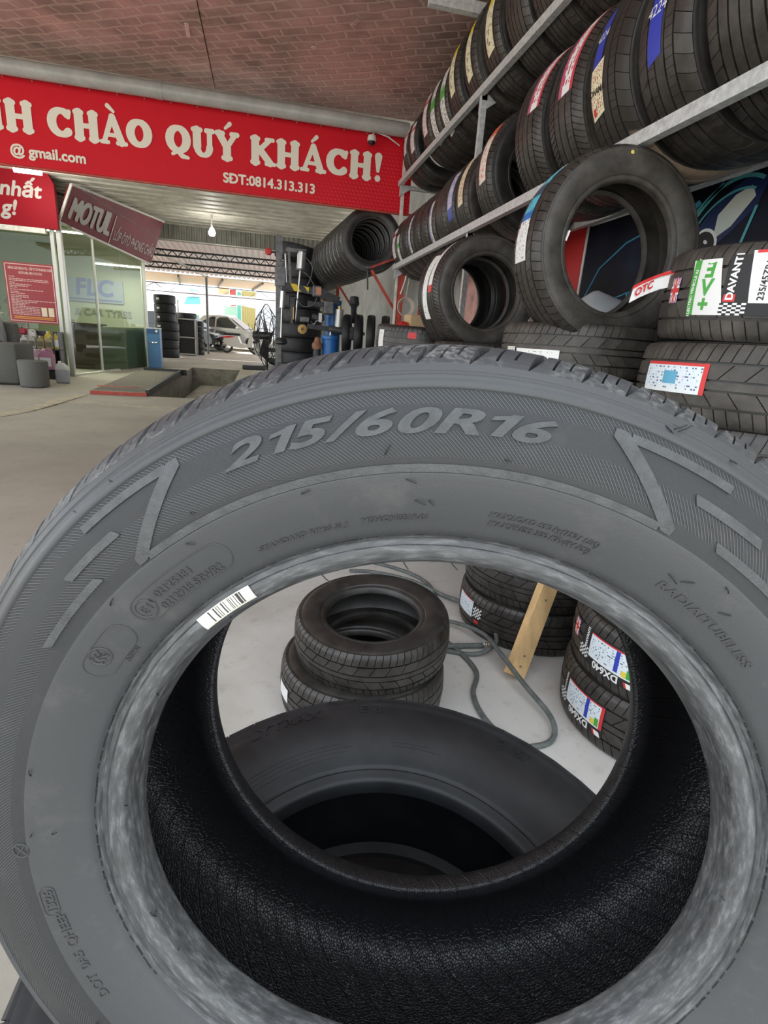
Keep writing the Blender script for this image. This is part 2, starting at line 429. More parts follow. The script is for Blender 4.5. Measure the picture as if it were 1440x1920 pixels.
# service pit sunk in the floor
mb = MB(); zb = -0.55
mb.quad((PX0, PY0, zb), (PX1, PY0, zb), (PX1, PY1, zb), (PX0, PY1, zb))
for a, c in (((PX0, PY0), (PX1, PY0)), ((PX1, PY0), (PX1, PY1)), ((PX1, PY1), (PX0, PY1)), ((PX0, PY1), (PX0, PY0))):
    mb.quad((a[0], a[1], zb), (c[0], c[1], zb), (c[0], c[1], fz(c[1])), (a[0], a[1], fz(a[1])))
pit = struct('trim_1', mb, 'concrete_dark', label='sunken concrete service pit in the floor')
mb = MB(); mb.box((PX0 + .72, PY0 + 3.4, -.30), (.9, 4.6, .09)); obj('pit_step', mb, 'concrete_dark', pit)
# raised light strips cast in the floor
def strip(name, pts, wd, z=.006):
    mb = MB(); P = [Vector(p) for p in pts]
    for a, c in zip(P, P[1:]):
        d = (c - a).normalized(); s = Vector((-d.y, d.x)) * wd / 2
        q = [a - s, a + s, c + s, c - s]
        mb.add([(p.x, p.y, fz(p.y) + z) for p in q] + [(p.x, p.y, fz(p.y) - .02) for p in q], [(0, 1, 2, 3), (0, 4, 5, 1), (1, 5, 6, 2), (2, 6, 7, 3), (3, 7, 4, 0)])
    return struct(name, mb, 'concrete_light', label='pale cement strip patched across the yard floor')
strip('trim_2', [(-3.75, 6.6), (-3.3, 8.3), (-3.12, 10.3)], .22); strip('trim_3', [(-3.2, 9.5), (-1.6, 9.2), (0.4, 9.0)], .10)
# ---- foil-faced roof over the front bay
mt = bpy.data.materials.new('roof_foil'); mt.use_nodes = True; MATS['roof_foil'] = mt
t = NT(mt); b = t.n['Principled BSDF']; tc = t.node('ShaderNodeTexCoord').outputs['Object']
mp = t.node('ShaderNodeMapping', i_0=tc, i_Rotation=(0, 0, rad(28)), i_Scale=(1, 1, 1)).outputs[0]
nz0 = t.node('ShaderNodeTexNoise', i_Vector=tc, i_Scale=6.0, i_Detail=2.0)
wv = t.node('ShaderNodeMix', data_type='VECTOR', i_0=0.06); t.set(wv.inputs[4], mp); t.set(wv.inputs[5], nz0.outputs[1])
bk = t.node('ShaderNodeTexBrick', i_Vector=wv.outputs[1], i_Scale=1.0, i_Mortar_Size=.016, i_Mortar_Smooth=.9, i_Brick_Width=.17, i_Row_Height=.095, i_Color1=(1, 1, 1, 1), i_Color2=(.8, .8, .8, 1), i_Mortar=(0, 0, 0, 1))
nz = t.node('ShaderNodeTexNoise', i_Vector=tc, i_Scale=2.2, i_Detail=8.0, i_Roughness=.65).outputs[0]
nf = t.node('ShaderNodeTexNoise', i_Vector=tc, i_Scale=40.0, i_Detail=3.0).outputs[0]
dirt = t.ramp(nz, [(.38, 0), (.66, 1)])
c0 = t.mix(dirt, (.56, .34, .31, 1), (.22, .16, .135, 1))  # reddish base tint stands in for red reflections on the foil; brown is dirt
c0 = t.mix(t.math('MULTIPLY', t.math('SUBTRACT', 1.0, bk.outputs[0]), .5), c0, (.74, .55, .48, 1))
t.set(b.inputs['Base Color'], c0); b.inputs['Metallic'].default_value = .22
t.set(b.inputs['Roughness'], t.ramp(dirt, [(0, .34), (1, .55)]))
hh = t.math('ADD', t.math('MULTIPLY', bk.outputs[0], 1.0), t.math('MULTIPLY', nf, .35))
bp = t.node('ShaderNodeBump', i_Strength=.5, i_Distance=.005, i_Height=hh); t.set(b.inputs['Normal'], bp.outputs[0])
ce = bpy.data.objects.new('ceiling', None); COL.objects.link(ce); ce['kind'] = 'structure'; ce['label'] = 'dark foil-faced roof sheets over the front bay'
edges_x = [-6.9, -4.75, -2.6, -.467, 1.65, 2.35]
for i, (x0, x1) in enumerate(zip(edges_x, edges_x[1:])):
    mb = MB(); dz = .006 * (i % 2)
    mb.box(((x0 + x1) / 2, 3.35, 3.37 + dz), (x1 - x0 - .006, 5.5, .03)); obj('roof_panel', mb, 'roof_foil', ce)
mb = MB(); mb.box((-2.2, 3.35, 3.43), (9.4, 5.5, .02)); obj('roof_top', mb, 'grey_metal', ce)
mat('foil_bright', (.75, .70, .58), rough=.35, metal=.8, var=.4, vscale=60)
for (x, y, a, l, w_) in ((-.58, 5.1, .05, .20, .03), (.60, 4.55, .3, .09, .03), (.35, 5.0, .7, .05, .03)):
    mb = MB(); mb.box((x, y, 3.352), (w_, l, .004), Matrix.Rotation(a, 3, 'Z')); obj('torn_foil', mb, 'foil_bright', ce)
# grey pipe under the roof edge, with a joint
pp = thing('drain_pipe', 'grey plastic drain pipe running above the red banner', 'pipe', (0, 5.93, 3.22))
mat('pvc', (.36, .36, .34), rough=.35, var=.12, vscale=6)
mb = MB(); mb.cyl((-6.5, 0, 0), (1.34, 0, 0), .062, 24); obj('pipe', mb, 'pvc', pp, 40)
mb = MB(); mb.cyl((-.96, 0, 0), (-.90, 0, 0), .0655, 24); obj('joint', mb, 'pvc', pp, 40)
# ---- corrugated roof and gable behind the banner
def corrug(x0, x1, y0, y1, z0, z1, pitch, amp, along='x'):
    """sheet in the xy plane; ribs run along the given axis; z goes z0->z1 with y"""
    mb = MB(); L = (y1 - y0) if along == 'x' else (x1 - x0); n = max(1, round(L / pitch)); pitch = L / n; pr_ = []
    for i in range(n):
        for f, h in ((0, 0), (.3, 0), (.36, 1), (.64, 1), (.70, 0)): pr_.append(((i + f) * pitch, h * amp))
    pr_.append((n * pitch, 0))
    for d, h in pr_:
        if along == 'x':
            y = y0 + d; z = z0 + (z1 - z0) * d / L + h; mb.v += [(x0, y, z), (x1, y, z)]
        else:
            x = x0 + d; mb.v += [(x, y0, z0 + h), (x, y1, z1 + h)]
    for i in range(len(pr_) - 1): mb.f.append((2 * i, 2 * i + 1, 2 * i + 3, 2 * i + 2))
    mb.mi = [0] * len(mb.f); return mb
mat('sheet_white', (.56, .54, .47), rough=.55, var=.18, vscale=3)
mat('sheet_grey', (.24, .235, .20), rough=.55, var=.2, vscale=3)
struct('ceiling_1', corrug(-9.5, 2.3, 6.15, 17.05, 3.88, 3.88, .42, .14), 'sheet_white', label='pale corrugated sheet roof behind the red banner')
# gable of vertical ribs
mb = MB(); n = 74
for i in range(n):
    x = -7.2 + i * .13
    for f, h in ((0, 0), (.45, 0), (.55, .04), (.9, .04)): mb.v += [(x + f * .13, 17.0 - h, 3.50), (x + f * .13, 17.0 - h, 4.06)]
for i in range(len(mb.v) // 2 - 1): mb.f.append((2 * i, 2 * i + 1, 2 * i + 3, 2 * i + 2))
mb.mi = [0] * len(mb.f); struct('wall_gable', mb, 'sheet_grey', label='grey ribbed sheet gable above the far opening')
mb = MB(); mb.box((1.5, 17.02, 1.85), (1.15, .08, 3.4)); struct('wall_far', mb, 'sheet_grey', label='grey sheet wall below the right end of the gable')
def translucent(name, col, k=.5):
    mt = bpy.data.materials.new(name); mt.use_nodes = True; MATS[name] = mt; t = NT(mt)
    tc = t.node('ShaderNodeTexCoord').outputs['Object']
    nz = t.node('ShaderNodeTexNoise', i_Vector=tc, i_Scale=.7, i_Detail=5.0).outputs[0]
    cc = t.mix(t.ramp(nz, [(.35, 0), (.65, 1)]), c4(col), c4((min(1, col[0] * 1.12), col[1] * .95, col[2] * .92)))
    d = t.node('ShaderNodeBsdfDiffuse'); t.set(d.inputs[0], cc); tr = t.node('ShaderNodeBsdfTranslucent'); t.set(tr.inputs[0], cc)
    mx = t.node('ShaderNodeMixShader', i_0=k, i_1=d.outputs[0], i_2=tr.outputs[0]); t.set(t.n['Material Output'].inputs[0], mx.outputs[0])
translucent('sheet_translucent', (.46, .43, .41), .10); translucent('sheet_cream', (.66, .62, .52), .3); translucent('tarp', (.50, .50, .52), .4)
struct('ceiling_2', corrug(-6.5, 2.4, 17.0, 23.0, 3.58, 3.20, .17, .05, 'y'), 'sheet_translucent', smooth=None, label='light-stained corrugated lean-to roof beyond the gable')
mb = MB(); mb.box((-2, 25, 3.15), (9.5, 4, .03)); c3 = struct('ceiling_3', mb, 'sheet_cream', label='cream sheet roof over the far parking bay')
for x in (-5.2, -3.6, -2.0, -.5, 1.0):
    mb = MB(); mb.bar((x + .35, 23, 3.10), (x - .15, 27, 3.10), .06, .08); obj('rafter', mb, 'grey_metal', c3)
mat('truss_black', (.02, .02, .02), rough=.5)
for y, z in ((18.5, 3.42), (20.8, 3.29), (26.9, 3.06)):
    tr = thing('roof_truss', {18.5: 'black lattice truss just below the gable', 20.8: 'second black lattice truss, nearer the yard pole', 26.9: 'thin dark truss at the open end of the yard roof'}[y], 'truss', (0, y, z))
    thick = .05 if y < 25 else .03; h = .16 if y < 25 else .34
    mb = MB(); mb.box((-2, 0, 0), (9, .05, thick)); obj('top_chord', mb, 'truss_black', tr)
    mb = MB(); mb.box((-2, 0, -h), (9, .05, thick)); obj('bottom_chord', mb, 'truss_black', tr)
    mb = MB(); n = 30 if y < 25 else 8
    for i in range(n):
        x0 = -6.5 + 9 * i / n; x1 = -6.5 + 9 * (i + 1) / n
        mb.bar((x0, 0, -h), ((x0 + x1) / 2, 0, 0), thick * .5); mb.bar(((x0 + x1) / 2, 0, 0), (x1, 0, -h), thick * .5)
    w_ = obj('lattice', mb, 'truss_black', tr)
pl = thing('yard_pole', 'thin grey steel pole holding up the far yard roof', 'pole', (-2.21, 22.7, fz(22.7)))
mb = MB(); mb.cyl((0, 0, 0), (0, 0, 2.80), .045, 12); obj('pole', mb, 'grey_metal', pl, 40)
mb = MB(); mb.box((0, 0, 2.8), (.16, .16, .03)); obj('cap_plate', mb, 'grey_metal', pl)
mb = MB(); mb.bar((0, 0, 2.78), (-1.15, -5.3, 3.05), .07, .05); obj('brace', mb, 'aluminium', pl)
mb = MB(); mb.cyl((-3.3, 16.9, 3.49), (.1, 16.9, 3.49), .035, 10)
tag(obj('conduit', mb, 'aluminium', None, 40), 'pale conduit along the bottom of the ribbed gable', 'pipe')
# ---- right-hand wall with printed panels
mat('wall_grey', (.40, .40, .38), rough=.7, var=.15, vscale=3)
mb = MB(); mb.box((2.06, 7.25, 1.75), (.1, 19.5, 3.9)); struct('wall_right', mb, 'wall_grey', label='grey wall behind the tire racks')
mt = bpy.data.materials.new('mural'); mt.use_nodes = True; MATS['mural'] = mt
t = NT(mt); b = t.n['Principled BSDF']; b.inputs['Roughness'].default_value = .5; b.inputs['Specular IOR Level'].default_value = .2
tc = t.node('ShaderNodeTexCoord').outputs['Object']
nz = t.node('ShaderNodeTexNoise', i_Vector=tc, i_Scale=1.6, i_Detail=3.0).outputs[0]
t.set(b.inputs['Base Color'], t.ramp(nz, [(.42, (.004, .005, .012)), (.58, (.012, .014, .03)), (.72, (.02, .05, .09))]))
mat('mural_teal', (.10, .42, .46), rough=.3); mat('mural_pale', (.62, .66, .62), rough=.3); mat('mural_blue', (.02, .24, .50), rough=.3); mat('mural_navy', (.015, .03, .10), rough=.3)
mat('mural_sky', (.08, .36, .55), rough=.3)
pn = thing('wall_mural', 'dark glossy mural of a blue sports car on the right wall', 'mural', (2.0, 2.6, 1.6))
mb = MB(); mb.box((0, -.515, 0), (.012, 1.07, 1.3)); obj('mural_sheet', mb, 'mural', pn)
def wallpoly(name, pts, m, x=-.0075): # pts (Y, Z) world
    mb = MB(); mb.prism([(y - 2.6, z - 1.6) for y, z in pts], 0, x - .0006, x); return obj(name, mb, m, pn)
def arc(cy, cz, ry, rz, a0, a1, n=14, rot=0):
    o = []
    for i in range(n + 1):
        a = rad(a0 + (a1 - a0) * i / n); y = ry * math.cos(a); z = rz * math.sin(a)
        o.append((cy + y * math.cos(rot) - z * math.sin(rot), cz + y * math.sin(rot) + z * math.cos(rot)))
    return o
def ring(cy, cz, ry, rz, a0, a1, wd, rot=0): return arc(cy, cz, ry, rz, a0, a1, 18, rot) + arc(cy, cz, ry - wd, rz - wd, a1, a0, 18, rot)
# headlamp and bonnet shapes; +y runs to the left as seen from the shop
wallpoly('print_bonnet', [(2.52, 1.80), (2.42, 1.92), (2.30, 2.00), (2.20, 2.03), (2.12, 2.00), (2.15, 1.90), (2.26, 1.82), (2.40, 1.74)], 'mural_navy')
wallpoly('print_bonnet', [(2.36, 1.90), (2.28, 1.965), (2.20, 1.985), (2.17, 1.94), (2.27, 1.84), (2.36, 1.80)], 'mural_pale', -.0085)
for ring_ in (ring(2.32, 1.84, .26, .19, 25, 150, .016, -.35), ring(2.30, 1.82, .22, .16, 10, 140, .010, -.35), ring(2.40, 1.80, .40, .30, 60, 150, .012, -.5)):
    wallpoly('print_line', ring_, 'mural_teal', -.0092)
wallpoly('print_lamp', arc(2.40, 1.795, .075, .055, 0, 360, 20, .5), 'white_print', -.0095)
wallpoly('print_lamp', arc(2.405, 1.79, .064, .048, 0, 360, 20, .5), 'black_print', -.0102)
wallpoly('print_lamp', arc(2.40, 1.795, .014, .008, 0, 360, 10, .5), 'white_print', -.0108)
wallpoly('print_badge', [(2.50, 1.60), (2.46, 1.70), (2.40, 1.755), (2.28, 1.76), (2.26, 1.74), (2.30, 1.66), (2.36, 1.58)], 'mural_blue', -.0095)
wallpoly('print_badge', arc(2.385, 1.66, .065, .05, 0, 360, 16, .6), 'mural_sky', -.0102)
vs, fs = text_geo('Self', .055, .001, .2, 'CENTER')
mb = MB(); mb.add([(-.0112, 2.385 - v.x - 2.6, 1.645 + v.y + .1 * v.x - 1.6) for v in vs], fs); obj('print_lettering', mb, 'white_print', pn)
wallpoly('print_line', [(2.22, 1.60), (2.20, 1.76), (2.16, 1.90), (2.145, 1.90), (2.185, 1.76), (2.205, 1.60)], 'mural_teal', -.0092)
wallpoly('print_line', [(2.62, 1.78), (2.45, 1.95), (2.36, 2.02), (2.37, 2.035), (2.47, 1.96), (2.635, 1.79)], 'mural_teal', -.0092)
wallpoly('print_line', [(2.62, 1.94), (2.5, 1.99), (2.48, 1.97), (2.6, 1.91)], 'mural_sky', -.0092)
wallpoly('print_line', [(2.13, 1.60), (2.10, 1.72), (2.07, 1.72), (2.07, 1.60)], 'mural_sky', -.0092)
# second panel: red edge and dark car outline seen through the standing tire
p2 = thing('wall_poster', 'red-edged dark poster with blue car outline on the right wall', 'poster', (2.0, 4.0, 1.62))
mb = MB(); mb.box((0, -.97, 0), (.012, .82, 1.1)); obj('poster_sheet', mb, 'mural', p2)
mb = MB(); mb.box((0, .03, 0), (.014, 1.14, 1.1)); obj('red_panel', mb, 'red_print', p2)
mb = MB(); mb.box((-.002, -.545, 0), (.014, .02, 1.1)); obj('white_edge', mb, 'white_print', p2)
mb = MB(); mb.box((-.001, -.97, .47), (.014, .80, .12)); obj('white_band', mb, 'mural_pale', p2)
for P_ in ([(-.62, -.02), (-.75, .15), (-.98, .26), (-1.20, .30)], [(-.75, -.07), (-1.07, -.01), (-1.24, .01)], [(-.90, -.11), (-1.12, -.06), (-1.3, -.03)], [(-1.07, -.01), (-1.09, -.07)]):
    mb = MB(); mb.tube([(-.008, y, z) for y, z in P_], .004, 6); obj('print_line', mb, 'mural_sky', p2)
mat('fabric_red', (.50, .12, .10), rough=.7, var=.4, vscale=9)
mb = MB(); mb.box((2.003, 5.2, 1.5), (.012, 1.3, .9)); tag(obj('pink_poster', mb, mat('poster_faded', (.52, .29, .25), rough=.6, var=.3, vscale=5)), 'faded pink poster on the wall behind the small standing tires', 'poster')
mat('plastic_bag', (.62, .64, .66), rough=.35)
bm_ = MB(); bm_.lathe([(.0, .0), (.12, .01), (.16, .05), (.13, .10), (.06, .13), (.02, .15), (0, .15)], 14)
bagv = [(x * 1.3 + .02 * math.sin(9 * y), y + .02 * math.sin(23 * x), z * (1 + .25 * math.sin(11 * x + 7 * y))) for x, y, z in bm_.v]; bm_.v = bagv
bag = obj('plastic_bag', bm_, 'plastic_bag', None, 60); bag.location = (1.50, 2.45, 1.368); bag.scale = (1, 1, 1.15); tag(bag, 'crumpled pale plastic bag behind the large standing tire', 'bag')
# ---------------------------------------------------------------- the welcome banner
mt = bpy.data.materials.new('banner_red'); mt.use_nodes = True; MATS['banner_red'] = mt
t = NT(mt); b = t.n['Principled BSDF']; b.inputs['Roughness'].default_value = .5; b.inputs['Specular IOR Level'].default_value = .25
tc = t.node('ShaderNodeTexCoord').outputs['Object']; sp = t.node('ShaderNodeSeparateXYZ', i_0=tc)
x, y, z = sp.outputs
fx = t.math('SUBTRACT', t.math('FRACT', t.math('MULTIPLY', t.math('ADD', x, t.math('MULTIPLY', z, .5)), 26.0)), .5)
fzz = t.math('SUBTRACT', t.math('FRACT', t.math('MULTIPLY', z, 30.0)), .5)
dot = t.math('LESS_THAN', t.math('ADD', t.math('MULTIPLY', fx, fx), t.math('MULTIPLY', fzz, fzz)), .11)
fade = t.ramp(t.math('SUBTRACT', t.math('MULTIPLY', x, .9), t.math('MULTIPLY', z, 1.6)), [(.55, 0), (1.0, 1)])
base = (.66, .006, .018, 1)
t.set(b.inputs['Base Color'], t.mix(t.math('MULTIPLY', dot, t.math('MULTIPLY', fade, .8)), base, (.80, .03, .05, 1)))
bn = thing('welcome_banner', 'long red banner with big cream Vietnamese lettering under the roof edge', 'banner', (0, 6.05, 2.86))
mb = MB(); n = 60
for i in range(n + 1):
    X = -4.2 + 5.63 * i / n; d = .0012 * math.sin(i * 1.9) + .0012 * math.sin(i * .7)
    mb.v += [(X, d, -.33), (X, d * .6, .33 + .003 * math.sin(i * 2.1)), (X, d + .012, .33), (X, d + .012, -.33)]
for i in range(n):
    o = 4 * i; mb.f += [(o, o + 4, o + 5, o + 1), (o + 1, o + 5, o + 6, o + 2), (o + 2, o + 6, o + 7, o + 3), (o + 3, o + 7, o + 4, o)]
mb.mi = [0] * len(mb.f); obj('banner_sheet', mb, 'banner_red', bn, 50)
mb = MB(); mb.box((-1.38, .03, -.335), (5.7, .03, .02)); obj('bottom_batten', mb, 'red_paint', bn)
mb = MB(); mb.box((-1.38, .03, .335), (5.7, .03, .02)); obj('top_batten', mb, 'red_paint', bn)
for i in range(16): mb = MB(); mb.lathe([(.0, .004), (.006, .003), (.006, 0)], 8, (-2.2 + i * .225, -.012, .318), M=Matrix.Rotation(pi / 2, 3, 'X')); obj('eyelet', mb, 'steel', bn)
mat('banner_cream', (.86, .81, .68), rough=.4)
# plump slab-serif letters built from rounded strokes (unit height 1)
def st(mb, pts, w, ox, oz, s, dep=-.005):
    global STK; STK = 0

    P = [Vector((p[0], p[1])) for p in pts]; ws = w if hasattr(w, '__len__') else [w] * len(P)
    for i in range(len(P) - 1):
        a, c = P[i], P[i + 1]; d = (c - a)
        if d.length < 1e-6: continue
        d.normalize(); nn = Vector((-d.y, d.x))
        q = [a - nn * ws[i] / 2, a + nn * ws[i] / 2, c + nn * ws[i + 1] / 2, c - nn * ws[i + 1] / 2]
        STK += 1; mb.add([(ox + p.x * s, dep - 4e-5 * (len(mb.f) % 60), oz + p.y * s) for p in q], [(0, 1, 2, 3)])
    for p, wv in zip(P, ws):
        mb.add([(ox + (p.x + wv / 2 * math.cos(k * pi / 8)) * s, dep - 4e-5 * (len(mb.f) % 60), oz + (p.y + wv / 2 * math.sin(k * pi / 8)) * s) for k in range(16)], [tuple(range(16))])
def ell(cx, cy, rx, ry, a0=0, a1=360, n=22): return [(cx + rx * math.cos(rad(a0 + (a1 - a0) * i / n)), cy + ry * math.sin(rad(a0 + (a1 - a0) * i / n))) for i in range(n + 1)]
def ew(n, a0, a1, wh, wv):   # stroke weight: heavy at the sides, lighter at top and bottom
    return [wv + (wh - wv) * abs(math.cos(rad(a0 + (a1 - a0) * i / n))) for i in range(n + 1)]
def glyph(ch):
    S = .31; s2 = .18; L = []
    def stem(x): L.append(([(x, .1), (x, .9)], S)); L.append(([(x - .105, .085), (x + .105, .085)], s2)); L.append(([(x - .105, .915), (x + .105, .915)], s2))
    if ch == 'H': stem(.20); stem(.72); L.append(([(.2, .5), (.72, .5)], .17)); return L, .97
    if ch == 'N': stem(.20); stem(.75); L.append(([(.2, .88), (.75, .12)], .24)); return L, 1.0
    if ch == 'C':
        a = (50, 312); L.append((ell(.50, .5, .34, .38, *a), ew(22, *a, .32, .20))); L.append(([(.76, .70), (.80, .88)], .15)); return L, .93
    if ch == 'O': L.append((ell(.48, .5, .33, .38), ew(22, 0, 360, .32, .19))); return L, 1.0
    if ch == 'Q':
        L.append((ell(.48, .5, .33, .38), ew(22, 0, 360, .32, .19))); L.append(([(.25, -.02), (.45, .10), (.62, -.06), (.85, -.10)], [.12, .17, .18, .12])); return L, 1.0
    if ch == 'A':
        L.append(([(.12, .08), (.44, .90)], [.16, .20])); L.append(([(.46, .92), (.76, .1)], [.24, .27])); L.append(([(.22, .32), (.66, .32)], .14))
        L.append(([(.02, .07), (.26, .07)], .14)); L.append(([(.62, .07), (.92, .07)], .15)); return L, .96
    if ch == 'U':
        L.append(([(.22, .9), (.22, .35)], S)); L.append((ell(.47, .35, .25, .28, 180, 360, 14), ew(14, 180, 360, .26, .16))); L.append(([(.72, .35), (.72, .9)], .20))
        L.append(([(.08, .92), (.36, .92)], s2)); L.append(([(.60, .92), (.84, .92)], s2)); return L, .95
    if ch == 'Y':
        L.append(([(.16, .9), (.46, .45)], .27)); L.append(([(.78, .9), (.46, .45)], .19)); L.append(([(.46, .48), (.46, .1)], S))
        L.append(([(.06, .92), (.30, .92)], s2)); L.append(([(.66, .92), (.88, .92)], s2)); L.append(([(.32, .08), (.60, .08)], s2)); return L, .95
    if ch == 'K':
        stem(.20); L.append(([(.28, .45), (.72, .90)], .19)); L.append(([(.36, .56), (.76, .10)], .27)); L.append(([(.62, .92), (.86, .92)], .15)); L.append(([(.62, .07), (.92, .07)], .15)); return L, .98
    if ch == '!': L.append(([(.2, .9), (.2, .38)], [.32, .14])); L.append(([(.2, .1), (.2, .1001)], .25)); return L, .40
    return L, .4
def banner_word(word, x0, x1, zb, h=.235):
    gs = []; tot = 0
    for ch in word:
        base = {'À': 'A', 'Á': 'A', 'Ý': 'Y'}.get(ch, ch); L, wd = glyph(base); gs.append((ch, L, wd)); tot += wd
    kx = (x1 - x0) / (tot * h); x = x0
    for ch, L, wd in gs:
        mb = MB()
        for pts, w_ in L: st(mb, [(p[0] * kx, p[1]) for p in pts], w_, x, zb, h)
        cx = .44 * kx
        if ch == 'À': st(mb, [(cx - .12, 1.27), (cx + .08, 1.10)], [.16, .10], x, zb, h)
        if ch in 'ÁÝ': st(mb, [(cx + .14, 1.27), (cx - .04, 1.10)], [.16, .10], x, zb, h)
        obj('letter', mb, 'banner_cream', bn); x += wd * h * kx
banner_word('NH', -2.47, -1.985, -.075); banner_word('CHÀO', -1.89, -1.02, -.075); banner_word('QUÝ', -.91, -.26, -.075); banner_word('KHÁCH!', -.16, 1.13, -.075)
def wall_text(name, parent, body, x, y, z, size, matn, bold=0.0, shear=0.0, align='LEFT', sx=1.0, spacing=1.0, M=None):
    vs, fs = text_geo(body, size, 0.0, shear, align, spacing); mb = MB()
    for k, (dx, dz) in enumerate(((0, 0), (1, 0), (-1, 0), (0, 1), (0, -1), (.7, .7), (-.7, .7), (.7, -.7), (-.7, -.7)) if bold else ((0, 0),)):   # heavier strokes from slightly shifted layers
        mb.add([(x + v.x * sx + dx * bold, y - k * 6e-5, z + v.y + dz * bold) for v in vs], fs)
    return obj(name, mb, matn, parent, M=M)
wall_text('lettering', bn, 'SDT:0814.313.313', -.41, -.007, -.258, .115, 'banner_cream', .004, sx=1.02)
_xs = [v.x for v in text_geo('SD', .115)[0]]; _xd = [v.x for v in text_geo('D', .115)[0]]; _x0 = -.41 + (max(_xs) - (max(_xd) - min(_xd))) * 1.02
mb = MB(); mb.box((_x0 + .008, -.009, -.258 + .039), (.044, .001, .012)); obj('letter_bar', mb, 'banner_cream', bn)
wall_text('lettering', bn, '@ gmail.com', -1.60, -.007, -.255, .115, 'banner_cream', .004, align='RIGHT', sx=1.0)
# small dome camera hanging under the pipe
cc_ = thing('security_camera', 'small white security camera on the top corner of the red banner', 'camera', (.985, 5.94, 3.09))
mb = MB(); mb.lathe([(0, .05), (.035, .045), (.042, .02), (.042, 0), (.03, -.005)], 18); obj('housing', mb, 'white_paint', cc_, 40)
mb = MB(); mb.lathe([(.034, 0), (.032, -.02), (.018, -.034), (0, -.038)], 18); obj('lens_dome', mb, 'black_print', cc_, 60)
mb = MB(); mb.tube([(0, 0, .05), (.03, 0, .08), (.16, 0, .055), (.28, .01, .0)], .006, 6); obj('cable', mb, 'white_paint', cc_)
# ---------------------------------------------------------------- the large tire in front
HX = Vector((0.963313, -0.268379, 0.0)); HY = Vector((0.022741, 0.081626, 0.996404)); HN = Vector((-0.267414, -0.959849, 0.084735)); HC = Vector((0.126127, 0.348078, 0.915716))
HM = Matrix(((HX.x, HY.x, HN.x, HC.x), (HX.y, HY.y, HN.y, HC.y), (HX.z, HY.z, HN.z, HC.z), (0, 0, 0, 1)))
KEY = [(.2225, .0935), (.226, .0970), (.232, .1003), (.24, .1040), (.25, .1076), (.26, .1098), (.27, .1107), (.28, .1105), (.29, .1092), (.30, .1066), (.308, .1040), (.314, .1010), (.3195, .0965)]
def catmull(tab, n=8):
    o = []
    for i in range(len(tab) - 1):
        p0 = tab[max(i - 1, 0)]; p1 = tab[i]; p2 = tab[i + 1]; p3 = tab[min(i + 2, len(tab) - 1)]
        for k in range(n):
            t = k / n
            o.append(tuple(.5 * (2 * p1[j] + (p2[j] - p0[j]) * t + (2 * p0[j] - 5 * p1[j] + 4 * p2[j] - p3[j]) * t * t + (3 * p1[j] - p0[j] - 3 * p2[j] + p3[j]) * t ** 3) for j in (0, 1)))
    return o + [tab[-1]]
SM = interp(catmull(KEY))
def relief(r):
    d = 0.0
    if .2615 < r < .3058: d -= .0006                      # hatched zone sits a little lower
    if .3058 <= r < .3115: d += .0011 * math.sin((r - .3058) / .0057 * pi)   # rounded rib
    if abs(r - .3143) < .0007: d -= .0009                 # mould line
    return d
def HP(r): return SM(r) + relief(r)
